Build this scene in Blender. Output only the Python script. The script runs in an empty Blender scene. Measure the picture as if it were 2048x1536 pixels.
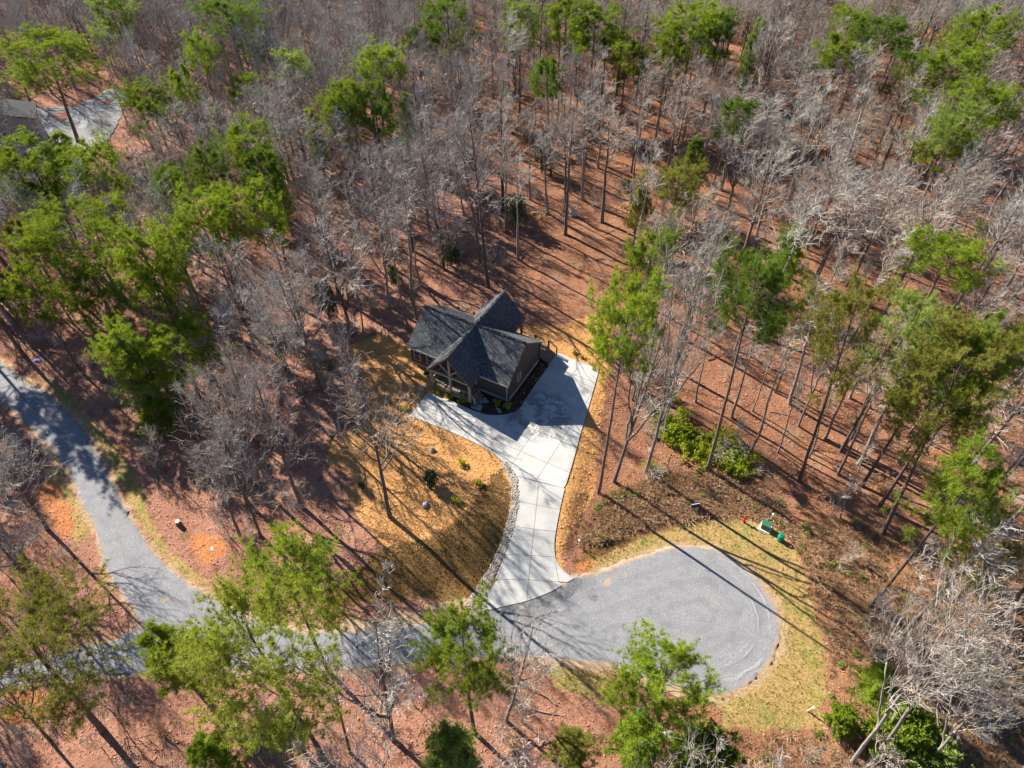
import bpy, bmesh, math, random
import numpy as np
from mathutils import Vector, Matrix

# ------------------------------------------------------------------ camera, world, sun, exposure
SC = bpy.context.scene
COL = SC.collection
FPX, CAM_H, PITCH = 1422.0, 55.0, math.radians(46.8)      # focal length in pixels of the 2048 wide photo
cam_d = bpy.data.cameras.new('camera'); cam_d.sensor_width = 36.0; cam_d.lens = FPX / 2048 * 36
cam_d.clip_start = 0.5; cam_d.clip_end = 6000
cam = bpy.data.objects.new('camera', cam_d); COL.objects.link(cam)
cam.location = (0, 0, CAM_H); cam.rotation_euler = (math.pi / 2 - PITCH, 0, 0)
SC.camera = cam
SUN_EL, SHADOW_AZ = math.radians(31.5), math.radians(131)  # shadows fall to the lower right
world = bpy.data.worlds.new('World'); SC.world = world; world.use_nodes = True
wn = world.node_tree.nodes; wl = world.node_tree.links
sky = wn.new('ShaderNodeTexSky'); sky.sky_type = 'NISHITA'; sky.sun_disc = False
sky.sun_elevation = SUN_EL; sky.sun_rotation = SHADOW_AZ + math.pi
sky.ozone_density = 10.0; sky.air_density = 1.0; sky.dust_density = 0.3
wn['Background'].inputs['Strength'].default_value = 0.05
wl.new(sky.outputs[0], wn['Background'].inputs['Color'])
sun_d = bpy.data.lights.new('sun', 'SUN'); sun_d.energy = 5.0; sun_d.angle = math.radians(0.5); sun_d.color = (1.0, 0.92, 0.79)
sun = bpy.data.objects.new('sun', sun_d); COL.objects.link(sun)
LDIR = Vector((math.sin(SHADOW_AZ) * math.cos(SUN_EL), math.cos(SHADOW_AZ) * math.cos(SUN_EL), -math.sin(SUN_EL)))
sun.rotation_euler = LDIR.to_track_quat('-Z', 'Y').to_euler(); sun.location = (-60, 60, 90)
SC.view_settings.view_transform = 'Standard'; SC.view_settings.look = 'None'
SC.view_settings.gamma = 1.0; SC.view_settings.exposure = 1.55

RNG = np.random.default_rng(7); random.seed(7)

# ------------------------------------------------------------------ pixel <-> place
FW = np.array([0, math.cos(PITCH), -math.sin(PITCH)]); UP = np.array([0, math.sin(PITCH), math.cos(PITCH)])
def ray(x, y):
    return FW + np.array([1.0, 0, 0]) * (x - 1024) / FPX + UP * (768 - y) / FPX
def G0(x, y, z=0.0):
    d = ray(x, y); t = (z - CAM_H) / d[2]
    return np.array([0, 0, CAM_H]) + t * d
def PX(P):
    P = np.atleast_2d(np.asarray(P, float)); d = P - np.array([0, 0, CAM_H]); z = d @ FW
    return np.c_[1024 + FPX * d[:, 0] / z, 768 - FPX * (d @ UP) / z]

def seg_dist(P, poly, closed=True):
    """distance of points P (n,2) to a polyline"""
    A = np.asarray(poly, float); B = np.roll(A, -1, 0)
    if not closed: A, B = A[:-1], B[:-1]
    best = np.full(len(P), 1e9)
    for a, b in zip(A, B):
        ab = b - a; L = ab @ ab + 1e-12
        t = np.clip(((P - a) @ ab) / L, 0, 1)
        best = np.minimum(best, np.hypot(*(P - a - t[:, None] * ab).T))
    return best
def inside(P, poly):
    A = np.asarray(poly, float); B = np.roll(A, -1, 0); r = np.zeros(len(P), bool)
    for a, b in zip(A, B):
        c = (a[1] > P[:, 1]) != (b[1] > P[:, 1])
        with np.errstate(divide='ignore', invalid='ignore'):
            xs = (b[0] - a[0]) * (P[:, 1] - a[1]) / (b[1] - a[1]) + a[0]
        r ^= c & (P[:, 0] < xs)
    return r
def sdf(P, poly):
    d = seg_dist(P, poly); return np.where(inside(P, poly), -d, d)
def sstep(a, b, x):
    t = np.clip((x - a) / (b - a), 0, 1); return t * t * (3 - 2 * t)
def smooth_poly(pts, n=3):
    """Catmull-Rom through an open list of points"""
    p = np.asarray(pts, float); q = np.vstack([2 * p[0] - p[1], p, 2 * p[-1] - p[-2]]); out = []
    for i in range(1, len(q) - 2):
        for t in np.linspace(0, 1, n, endpoint=False):
            a, b, c, d = q[i - 1], q[i], q[i + 1], q[i + 2]
            out.append(.5 * (2 * b + (c - a) * t + (2 * a - 5 * b + 4 * c - d) * t * t + (3 * b - a - 3 * c + d) * t ** 3))
    out.append(p[-1]); return np.array(out)

ROAD_Z = -1.2
ROAD_PX = [(-160, 610), (0, 720), (40, 755), (100, 790), (160, 850), (205, 920), (240, 990), (275, 1060), (320, 1120), (370, 1160), (430, 1195), (520, 1238), (600, 1258), (680, 1260), (803, 1250), (919, 1230), (953, 1219), (1050, 1192), (1145, 1158), (1227, 1131), (1278, 1110), (1329, 1095), (1392, 1088), (1433, 1096), (1474, 1120), (1519, 1158), (1553, 1206), (1563, 1250), (1560, 1284), (1550, 1319), (1519, 1356), (1485, 1380), (1440, 1398), (1380, 1392), (1310, 1370), (1227, 1336), (1107, 1322), (1005, 1315), (834, 1325), (680, 1346), (500, 1346), (330, 1342), (200, 1352), (60, 1368), (-160, 1420), (-160, 1365), (0, 1335), (100, 1312), (220, 1283), (285, 1252), (250, 1195), (215, 1150), (200, 1100), (190, 1060), (165, 1010), (140, 950), (110, 905), (60, 850), (0, 800), (-160, 690)]
ROAD = np.array([G0(x, y, ROAD_Z)[:2] for x, y in ROAD_PX])

def z2(x, y): return (640 + x / 3.413, 680 + y / 3.413)
def z4(x, y): return (900 + x / 4.043, 850 + y / 4.043)
DRIVE_L = [z2(740, 360), z2(610, 520), z2(860, 615), z2(1050, 700), z2(1150, 755), z2(1230, 820), z2(1300, 890), z2(1345, 980), z2(1357, 1080), z2(1345, 1200), z4(520, 800), z4(470, 980), z4(400, 1160), z4(310, 1370), z4(240, 1505)]
DRIVE_B = [z4(340, 1492), z4(500, 1453), z4(620, 1425), z4(800, 1357), z4(900, 1302), z4(1003, 1245)]
DRIVE_R = [z4(920, 1190), z4(865, 1110), z4(845, 1020), z4(850, 900), z4(890, 680), z4(930, 510), z4(985, 330), z4(1040, 130), z2(1790, 600), z2(1850, 400), z2(1905, 205), z2(1610, 85)]
DRIVE_T = [z2(1550, 180), z2(1370, 455), z2(1310, 497), z2(1250, 513), z2(1150, 513), z2(1050, 485), z2(940, 435)]
def drop(pt):      # ground height under the lower part of the driveway, by picture row
    return ROAD_Z * float(sstep(960, 1190, pt[1]))
DR_PTS = [G0(p[0], p[1], drop(p)) for p in DRIVE_L[:2]] + [G0(p[0], p[1], drop(p)) for p in smooth_poly(DRIVE_L[1:], 4)[1:]] \
    + [G0(p[0], p[1], drop(p)) for p in smooth_poly(DRIVE_B, 3)] + [G0(p[0], p[1], drop(p)) for p in smooth_poly(DRIVE_R[:-2], 4)] \
    + [G0(p[0], p[1]) for p in DRIVE_R[-2:]] + [G0(p[0], p[1]) for p in smooth_poly(DRIVE_T, 4)]
DRIVE = np.array([p[:2] for p in DR_PTS])
DR_AX0, DR_AX1 = G0(1082, 960)[:2], G0(1050, 1195, ROAD_Z)[:2]      # top and foot of the ramp

HX, HY, HYAW = -3.79, 54.83, -0.502
HC, HS = math.cos(HYAW), math.sin(HYAW)
def h2w(u, v): return (HX + HC * u - HS * v, HY + HS * u + HC * v)
HOUSE_PAD = [h2w(*p) for p in ((-8, -8), (14, -8), (14, 7), (-8, 7))]

def vnoise(P, s, seed):
    """cheap smooth noise from summed sines"""
    r = np.random.default_rng(seed); o = np.zeros(len(P))
    for k in range(7):
        a = r.uniform(0, 6.28); f = r.uniform(.6, 1.6) / s
        o += np.sin((P[:, 0] * math.cos(a) + P[:, 1] * math.sin(a)) * f * 6.28 + r.uniform(0, 6.28))
    return o / 2.65
def T(P):
    """terrain height"""
    P = np.atleast_2d(np.asarray(P, float))[:, :2]
    dr = sdf(P, ROAD)
    lot = sstep(-32, -26, P[:, 0]) * (1 - sstep(3, 12, P[:, 0])) * sstep(24, 27, P[:, 1])   # steeper bank on the house side
    w = 26 - 20.5 * lot
    base = ROAD_Z * (1 - sstep(0, 1, np.clip((dr - 1.6) / w, 0, 1)))
    dp = np.maximum(sdf(P, np.array(HOUSE_PAD)), 0)
    dd = sdf(P, DRIVE)
    rough = sstep(2, 14, dp) * sstep(1.0, 6, dr) * sstep(.5, 4, dd)
    base = base + rough * (.28 * vnoise(P, 22, 1) + .12 * vnoise(P, 6.5, 2))
    ax = DR_AX1 - DR_AX0; t = np.clip(((P - DR_AX0) @ ax) / (ax @ ax), 0, 1)
    ramp = ROAD_Z * sstep(0, 1, t)
    k = (1 - sstep(.4, 2.2, dd)) * sstep(-.02, .03, t)
    return base * (1 - k) + ramp * k
def G(x, y, dz=0.0):
    """the place on the ground seen at a pixel"""
    z = -0.5
    for _ in range(12):
        p = G0(x, y, z + dz); z = .5 * z + .5 * float(T(p[None, :2])[0])
    return np.array([p[0], p[1], z])

# ------------------------------------------------------------------ object helpers
def link(o, parent=None):
    COL.objects.link(o)
    if parent is not None: o.parent = parent
    return o
def tag(o, label=None, cat=None, group=None, kind=None):
    if label: o['label'] = label
    if cat: o['category'] = cat
    if group: o['group'] = group
    if kind: o['kind'] = kind
    return o
def empty(name, loc, rz=0.0, label=None, cat=None, group=None):
    o = bpy.data.objects.new(name, None); o.empty_display_size = .3
    o.location = loc; o.rotation_euler = (0, 0, rz); link(o); return tag(o, label, cat, group)
class MB:
    """collects triangles / quads, links them as one mesh object"""
    def __init__(s): s.v = []; s.t = []; s.q = []; s.n = 0
    def add(s, V, tri=None, quad=None):
        V = np.asarray(V, float).reshape(-1, 3)
        if tri is not None and len(tri): s.t.append(np.asarray(tri, int).reshape(-1, 3) + s.n)
        if quad is not None and len(quad): s.q.append(np.asarray(quad, int).reshape(-1, 4) + s.n)
        s.v.append(V); s.n += len(V); return s
    def box(s, a, b):
        x0, y0, z0 = a; x1, y1, z1 = b
        V = [(x0, y0, z0), (x1, y0, z0), (x1, y1, z0), (x0, y1, z0), (x0, y0, z1), (x1, y0, z1), (x1, y1, z1), (x0, y1, z1)]
        return s.add(V, quad=[(0, 3, 2, 1), (4, 5, 6, 7), (0, 1, 5, 4), (1, 2, 6, 5), (2, 3, 7, 6), (3, 0, 4, 7)])
    def bar(s, p, q, w, h):
        """a square bar between two points"""
        p, q = Vector(p), Vector(q); d = (q - p).normalized()
        side = d.cross(Vector((0, 0, 1))); side = side.normalized() if side.length > 1e-4 else Vector((1, 0, 0))
        up = side.cross(d)
        V = []
        for c in (p, q):
            for a, b in ((-1, -1), (1, -1), (1, 1), (-1, 1)): V.append(c + side * a * w / 2 + up * b * h / 2)
        return s.add(V, quad=[(0, 3, 2, 1), (4, 5, 6, 7), (0, 1, 5, 4), (1, 2, 6, 5), (2, 3, 7, 6), (3, 0, 4, 7)])
    def prism(s, pts, off):
        """a polygon (list of 3-D points) swept along a vector"""
        n = len(pts); A = np.asarray(pts, float); B = A + np.asarray(off, float)
        tri = [(0, i + 1, i) for i in range(1, n - 1)] + [(n, n + i, n + i + 1) for i in range(1, n - 1)]
        return s.add(np.vstack([A, B]), tri, [(i, (i + 1) % n, n + (i + 1) % n, n + i) for i in range(n)])
    def mesh(s, name, mat, smooth=False):
        me = bpy.data.meshes.new(name)
        V = np.vstack(s.v) if s.v else np.zeros((0, 3))
        t = np.vstack(s.t) if s.t else np.zeros((0, 3), int); q = np.vstack(s.q) if s.q else np.zeros((0, 4), int)
        me.vertices.add(len(V)); me.vertices.foreach_set('co', V.ravel())
        me.loops.add(len(t) * 3 + len(q) * 4); me.loops.foreach_set('vertex_index', np.r_[t.ravel(), q.ravel()])
        me.polygons.add(len(t) + len(q))
        me.polygons.foreach_set('loop_start', np.r_[np.arange(len(t)) * 3, len(t) * 3 + np.arange(len(q)) * 4])
        me.polygons.foreach_set('use_smooth', np.full(len(t) + len(q), bool(smooth)))
        me.update(calc_edges=True); me.validate()
        if mat: me.materials.append(mat)
        return me
    def build(s, name, mat, parent=None, smooth=False, bevel=0):
        o = bpy.data.objects.new(name, s.mesh(name, mat, smooth)); link(o, parent)
        if bevel:
            m = o.modifiers.new('bevel', 'BEVEL'); m.width = bevel; m.segments = 1; m.limit_method = 'ANGLE'
        return o
def tubes(paths, rad, k):
    """paths (N,S,3), radii (N,S) -> vertices, quads"""
    N, S, _ = paths.shape
    tg = np.gradient(paths, axis=1); tg /= np.linalg.norm(tg, axis=2, keepdims=True) + 1e-9
    ref = np.where(np.abs(tg[..., 2:3]) > .9, np.array([1., 0, 0]), np.array([0, 0, 1.]))
    a = np.cross(tg, ref); a /= np.linalg.norm(a, axis=2, keepdims=True) + 1e-9
    b = np.cross(tg, a)
    th = np.arange(k) * 2 * math.pi / k
    V = paths[:, :, None] + rad[:, :, None, None] * (a[:, :, None] * np.cos(th)[:, None] + b[:, :, None] * np.sin(th)[:, None])
    i = np.arange(N)[:, None, None] * S * k + np.arange(S - 1)[None, :, None] * k
    j = np.arange(k); j2 = (j + 1) % k
    Q = np.stack([i + j, i + j2, i + k + j2, i + k + j], -1).reshape(-1, 4)
    return V.reshape(-1, 3), Q

# ------------------------------------------------------------------ materials
def mat_new(name, rough=.9, spec=.2):
    m = bpy.data.materials.new(name); m.use_nodes = True
    b = m.node_tree.nodes['Principled BSDF']; b.inputs['Roughness'].default_value = rough
    b.inputs['Specular IOR Level'].default_value = spec
    return m, m.node_tree, b
def N(nt, typ, **kw):
    n = nt.nodes.new(typ)
    for k, v in kw.items():
        if k in n.inputs: n.inputs[k].default_value = v
        else: setattr(n, k, v)
    return n
def noise(nt, scale, detail=4, rough=.6, coord='pos', dist=0.0):
    n = N(nt, 'ShaderNodeTexNoise', Scale=scale, Detail=detail, Roughness=rough, Distortion=dist)
    if coord == 'pos': nt.links.new(N(nt, 'ShaderNodeNewGeometry').outputs['Position'], n.inputs['Vector'])
    else: nt.links.new(N(nt, 'ShaderNodeTexCoord').outputs['Object'], n.inputs['Vector'])
    return n.outputs['Fac']
def ramp(nt, fac, stops):
    r = N(nt, 'ShaderNodeValToRGB'); e = r.color_ramp.elements
    while len(e) < len(stops): e.new(.5)
    for el, (p, c) in zip(e, stops): el.position = p; el.color = (*c, 1) if len(c) == 3 else c
    nt.links.new(fac, r.inputs[0]); return r.outputs['Color']
def mixc(nt, fac, a, b, mode='MIX'):
    m = N(nt, 'ShaderNodeMix'); m.data_type = 'RGBA'; m.blend_type = mode
    for s, x in ((m.inputs[0], fac), (m.inputs[6], a), (m.inputs[7], b)):
        if hasattr(x, 'is_linked'): nt.links.new(x, s)
        else: s.default_value = x if isinstance(x, float) else (*x, 1)
    return m.outputs[2]
def math_n(nt, op, a, b=None, c=None):
    m = N(nt, 'ShaderNodeMath'); m.operation = op
    for i, x in enumerate((a, b, c)):
        if x is None: continue
        if hasattr(x, 'is_linked'): nt.links.new(x, m.inputs[i])
        else: m.inputs[i].default_value = x
    return m.outputs[0]
def mapr(nt, x, a, b, c=0.0, d=1.0):
    m = N(nt, 'ShaderNodeMapRange'); m.interpolation_type = 'SMOOTHSTEP'
    nt.links.new(x, m.inputs[0])
    for i, v in enumerate((a, b, c, d)): m.inputs[1 + i].default_value = v
    return m.outputs[0]
def bump(nt, bsdf, h, dist=.05, strength=1.0):
    b = N(nt, 'ShaderNodeBump', Strength=strength, Distance=dist)
    nt.links.new(h, b.inputs['Height']); nt.links.new(b.outputs[0], bsdf.inputs['Normal'])
def simple(name, col, rough=.8, var=.25, scale=6, bumpd=0.0, spec=.25, metal=0.0):
    m, nt, b = mat_new(name, rough, spec); b.inputs['Metallic'].default_value = metal
    n = noise(nt, scale, 5, .65, 'obj')
    c = ramp(nt, n, [(.25, [x * (1 - var) for x in col]), (.75, [min(1, x * (1 + var)) for x in col])])
    nt.links.new(c, b.inputs['Base Color'])
    if bumpd: bump(nt, b, n, bumpd)
    return m

def ground_material():
    m, nt, b = mat_new('ground_litter', .95, .1)
    def att(n):
        a = N(nt, 'ShaderNodeAttribute'); a.attribute_name = n; return a.outputs['Fac']
    fine = noise(nt, 5.5, 6, .75); speck = noise(nt, 17, 4, .75); mid = noise(nt, .9, 5, .6); big = noise(nt, .13, 4, .55)
    leaf = ramp(nt, speck, [(.30, (.075, .032, .022)), (.45, (.27, .125, .082)), (.58, (.43, .225, .155)), (.71, (.66, .45, .35))])
    leaf_red = ramp(nt, speck, [(.30, (.065, .027, .016)), (.45, (.23, .098, .053)), (.58, (.37, .185, .105)), (.72, (.58, .39, .26))])
    warm = mapr(nt, math_n(nt, 'ADD', att('warm'), math_n(nt, 'MULTIPLY', math_n(nt, 'SUBTRACT', big, .5), 1.2)), .25, .75)
    c = mixc(nt, warm, leaf, leaf_red)
    c = mixc(nt, mapr(nt, mid, .50, .66, 0, .7), c, ramp(nt, fine, [(.35, (.06, .03, .02)), (.65, (.20, .10, .06))])); c = mixc(nt, mapr(nt, noise(nt, .38, 5, .65), .52, .68, 0, .5), c, ramp(nt, fine, [(.35, (.20, .12, .075)), (.65, (.52, .37, .25))]))
    straw = ramp(nt, fine, [(.30, (.17, .075, .026)), (.45, (.46, .225, .08)), (.58, (.60, .33, .13)), (.72, (.78, .53, .28))])
    straw = mixc(nt, mapr(nt, mid, .5, .75, 0, .5), straw, (.27, .11, .03))
    grass = ramp(nt, fine, [(.3, (.040, .024, .010)), (.45, (.14, .080, .028)), (.6, (.23, .135, .05)), (.75, (.36, .22, .11))])
    verge = ramp(nt, fine, [(.3, (.13, .09, .03)), (.45, (.30, .205, .075)), (.6, (.42, .29, .125)), (.75, (.55, .42, .24))])
    verge = mixc(nt, mapr(nt, noise(nt, .5, 5, .65), .47, .66, 0, .75), verge, ramp(nt, fine, [(.3, (.09, .10, .02)), (.7, (.31, .31, .08))]))
    clay = ramp(nt, fine, [(.3, (.26, .085, .03)), (.5, (.44, .17, .065)), (.7, (.56, .30, .15))])
    mulch = ramp(nt, speck, [(.3, (.02, .014, .012)), (.55, (.06, .04, .032)), (.75, (.13, .09, .07))])
    tan = ramp(nt, fine, [(.3, (.22, .15, .08)), (.5, (.40, .28, .16)), (.7, (.52, .41, .29))])
    brush = ramp(nt, speck, [(.3, (.06, .028, .016)), (.46, (.24, .115, .06)), (.6, (.40, .225, .12)), (.74, (.60, .42, .27))])
    edge = math_n(nt, 'MULTIPLY', math_n(nt, 'SUBTRACT', noise(nt, 1.3, 7, .75), .5), 1.7)
    for n, col in (('brush', brush), ('straw', straw), ('grass', grass), ('verge', verge), ('tan', tan), ('clay', clay), ('mulch', mulch)):
        c = mixc(nt, mapr(nt, math_n(nt, 'ADD', att(n), edge), .38, .62), c, col)
    nt.links.new(c, b.inputs['Base Color'])
    h = math_n(nt, 'ADD', math_n(nt, 'MULTIPLY', speck, .5), math_n(nt, 'ADD', fine, math_n(nt, 'MULTIPLY', mid, 1.5)))
    bump(nt, b, h, .11, 1.0)
    return m
def gravel_material():
    m, nt, b = mat_new('gravel', .92, .2)
    g = N(nt, 'ShaderNodeNewGeometry'); sub = N(nt, 'ShaderNodeVectorMath'); sub.operation = 'DISTANCE'
    cc = G0(1400, 1225, ROAD_Z); nt.links.new(g.outputs['Position'], sub.inputs[0]); sub.inputs[1].default_value = cc
    d = math_n(nt, 'ADD', sub.outputs['Value'], math_n(nt, 'MULTIPLY', noise(nt, .25, 3), 1.1))
    rings = math_n(nt, 'ADD', math_n(nt, 'MULTIPLY', math_n(nt, 'SINE', math_n(nt, 'MULTIPLY', d, 5.2)), .6), math_n(nt, 'MULTIPLY', math_n(nt, 'SINE', math_n(nt, 'MULTIPLY', d, 13.3)), .55))
    ringm = math_n(nt, 'MULTIPLY', mapr(nt, rings, .25, .95), math_n(nt, 'MULTIPLY', mapr(nt, sub.outputs['Value'], 3.0, 5.0), mapr(nt, sub.outputs['Value'], 12, 9.5)))
    sxyz = N(nt, 'ShaderNodeSeparateXYZ'); nt.links.new(g.outputs['Position'], sxyz.inputs[0])
    ringm = math_n(nt, 'MULTIPLY', ringm, math_n(nt, 'MULTIPLY', mapr(nt, noise(nt, .3, 6, .7), .42, .60), mapr(nt, sxyz.outputs['X'], float(cc[0]) - 1.5, float(cc[0]) + 2.5)))
    sp = noise(nt, 16, 3, .75); md = noise(nt, .8, 5, .65)
    c = ramp(nt, sp, [(.28, (.085, .087, .095)), (.5, (.225, .23, .245)), (.70, (.47, .47, .48))])
    c = mixc(nt, mapr(nt, md, .4, .75, 0, .45), c, (.13, .135, .155))
    c = mixc(nt, math_n(nt, 'MULTIPLY', ringm, .34), c, (.42, .42, .43))
    ai = N(nt, 'ShaderNodeAttribute'); ai.attribute_name = 'inner'
    c = mixc(nt, math_n(nt, 'MULTIPLY', mapr(nt, math_n(nt, 'SINE', math_n(nt, 'MULTIPLY', math_n(nt, 'ADD', ai.outputs['Fac'], math_n(nt, 'MULTIPLY', md, .9)), 3.6)), .2, .9), .2), c, (.12, .122, .135))
    c = mixc(nt, mapr(nt, noise(nt, 2.6, 6, .75, dist=.8), .56, .70, 0, .5), c, (.36, .36, .37))
    a = N(nt, 'ShaderNodeAttribute'); a.attribute_name = 'dirt'
    dirt = mapr(nt, math_n(nt, 'ADD', a.outputs['Fac'], math_n(nt, 'MULTIPLY', math_n(nt, 'SUBTRACT', noise(nt, 1.4, 6, .72), .5), 1.3)), .4, .75)
    c = mixc(nt, dirt, c, ramp(nt, sp, [(.3, (.27, .18, .11)), (.7, (.50, .37, .26))]))
    a2 = N(nt, 'ShaderNodeAttribute'); a2.attribute_name = 'stain'
    st = mapr(nt, math_n(nt, 'ADD', a2.outputs['Fac'], math_n(nt, 'MULTIPLY', math_n(nt, 'SUBTRACT', noise(nt, 1.1, 6, .72), .5), 1.4)), .45, .7, 0, .75)
    c = mixc(nt, st, c, ramp(nt, noise(nt, 4, 4), [(.35, (.05, .052, .055)), (.65, (.17, .175, .18))]))
    nt.links.new(c, b.inputs['Base Color'])
    bump(nt, b, math_n(nt, 'ADD', sp, math_n(nt, 'MULTIPLY', ringm, .6)), .05, .8)
    return m
def concrete_material():
    m, nt, b = mat_new('concrete', .75, .3)
    big = noise(nt, .45, 5, .6); sm = noise(nt, 9, 4, .6)
    c = ramp(nt, big, [(.32, (.35, .35, .335)), (.5, (.43, .43, .415)), (.68, (.485, .485, .47))])
    c = mixc(nt, mapr(nt, sm, .4, .7, 0, .16), c, (.29, .29, .285))
    oi = N(nt, 'ShaderNodeObjectInfo')
    c = mixc(nt, mapr(nt, oi.outputs['Random'], 0, 1, 0, .35), c, (.29, .295, .29))
    c = mixc(nt, mapr(nt, noise(nt, 1.7, 7, .72, dist=.5), .55, .72, 0, .35), c, (.21, .205, .195))
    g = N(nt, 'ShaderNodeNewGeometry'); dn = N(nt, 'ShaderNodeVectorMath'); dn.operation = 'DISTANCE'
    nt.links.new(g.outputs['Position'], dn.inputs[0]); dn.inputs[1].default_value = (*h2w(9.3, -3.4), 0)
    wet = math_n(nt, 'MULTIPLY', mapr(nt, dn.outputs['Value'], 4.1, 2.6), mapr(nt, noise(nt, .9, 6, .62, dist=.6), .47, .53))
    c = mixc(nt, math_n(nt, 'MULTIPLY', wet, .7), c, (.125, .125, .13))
    nt.links.new(c, b.inputs['Base Color'])
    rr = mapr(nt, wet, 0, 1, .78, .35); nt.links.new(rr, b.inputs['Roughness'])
    bump(nt, b, sm, .004, .5)
    return m
def foliage_material(name, dark, light, trans=.32):
    m = bpy.data.materials.new(name); m.use_nodes = True; nt = m.node_tree; nt.nodes.clear()
    out = N(nt, 'ShaderNodeOutputMaterial'); df = N(nt, 'ShaderNodeBsdfDiffuse'); tr = N(nt, 'ShaderNodeBsdfTranslucent'); mx = N(nt, 'ShaderNodeMixShader')
    g = N(nt, 'ShaderNodeNewGeometry'); oi = N(nt, 'ShaderNodeObjectInfo')
    f = math_n(nt, 'ADD', math_n(nt, 'MULTIPLY', noise(nt, .55, 4, .6), .75), math_n(nt, 'MULTIPLY', g.outputs['Random Per Island'], .35))
    f = math_n(nt, 'ADD', f, math_n(nt, 'MULTIPLY', math_n(nt, 'SUBTRACT', oi.outputs['Random'], .5), .25))
    c = ramp(nt, f, [(.25, dark), (.8, light)])
    nt.links.new(c, df.inputs[0]); nt.links.new(mixc(nt, .5, c, (light[0] * 1.2, light[1] * 1.1, light[2] * .6)), tr.inputs[0])
    mx.inputs[0].default_value = trans
    nt.links.new(df.outputs[0], mx.inputs[1]); nt.links.new(tr.outputs[0], mx.inputs[2]); nt.links.new(mx.outputs[0], out.inputs[0])
    return m
def bark_material(name, dark, light, scale=3.0):
    m, nt, b = mat_new(name, .95, .1)
    tc = N(nt, 'ShaderNodeTexCoord'); mp = N(nt, 'ShaderNodeMapping'); mp.inputs['Scale'].default_value = (1, 1, .22)
    nt.links.new(tc.outputs['Object'], mp.inputs[0]); n = N(nt, 'ShaderNodeTexNoise', Scale=scale * 3, Detail=5, Roughness=.7)
    nt.links.new(mp.outputs[0], n.inputs['Vector'])
    oi = N(nt, 'ShaderNodeObjectInfo')
    c = ramp(nt, n.outputs['Fac'], [(.3, dark), (.7, light)])
    c = mixc(nt, mapr(nt, oi.outputs['Random'], 0, 1, 0, .45), c, tuple(x * .55 for x in dark))
    nt.links.new(c, b.inputs['Base Color']); bump(nt, b, n.outputs['Fac'], .05, .9)
    return m
def twig_material(name, a, bcol):
    m, nt, b = mat_new(name, .9, .15); oi = N(nt, 'ShaderNodeObjectInfo'); g = N(nt, 'ShaderNodeNewGeometry')
    f = math_n(nt, 'ADD', math_n(nt, 'MULTIPLY', oi.outputs['Random'], .6), math_n(nt, 'MULTIPLY', g.outputs['Random Per Island'], .4))
    nt.links.new(ramp(nt, f, [(.1, a), (.9, bcol)]), b.inputs['Base Color'])
    return m
def shingle_material():
    m, nt, b = mat_new('shingle', .93, .15)
    tc = N(nt, 'ShaderNodeTexCoord'); br = N(nt, 'ShaderNodeTexBrick', Scale=1.0)
    br.inputs['Brick Width'].default_value = .32; br.inputs['Row Height'].default_value = .14; br.inputs['Mortar Size'].default_value = .008
    br.inputs['Color1'].default_value = (.055, .060, .068, 1); br.inputs['Color2'].default_value = (.125, .134, .147, 1); br.inputs['Mortar'].default_value = (.02, .02, .022, 1)
    br.inputs['Bias'].default_value = -.25
    nt.links.new(tc.outputs['UV'], br.inputs['Vector'])
    n = noise(nt, 2.2, 6, .8, 'obj')
    c = mixc(nt, mapr(nt, n, .35, .7, 0, .5), br.outputs['Color'], (.07, .076, .087)); c = mixc(nt, mapr(nt, noise(nt, 7.5, 3, .8, 'obj'), .54, .68, 0, .75), c, (.26, .275, .29))
    nt.links.new(c, b.inputs['Base Color'])
    bump(nt, b, br.outputs['Fac'], .012, -.6)
    return m
def siding_material(name, col):
    m, nt, b = mat_new(name, .7, .3)
    tc = N(nt, 'ShaderNodeTexCoord'); sx = N(nt, 'ShaderNodeSeparateXYZ'); nt.links.new(tc.outputs['Object'], sx.inputs[0])
    saw = math_n(nt, 'FRACT', math_n(nt, 'MULTIPLY', sx.outputs['Z'], 1 / .17))
    n = noise(nt, 3, 4, .6, 'obj')
    c = ramp(nt, n, [(.3, [x * .8 for x in col]), (.7, [x * 1.2 for x in col])])
    c = mixc(nt, mapr(nt, saw, .9, 1.0, 0, .6), c, tuple(x * .3 for x in col))
    nt.links.new(c, b.inputs['Base Color']); bump(nt, b, math_n(nt, 'SUBTRACT', 1.0, saw), .02, 1.0)
    return m

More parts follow.
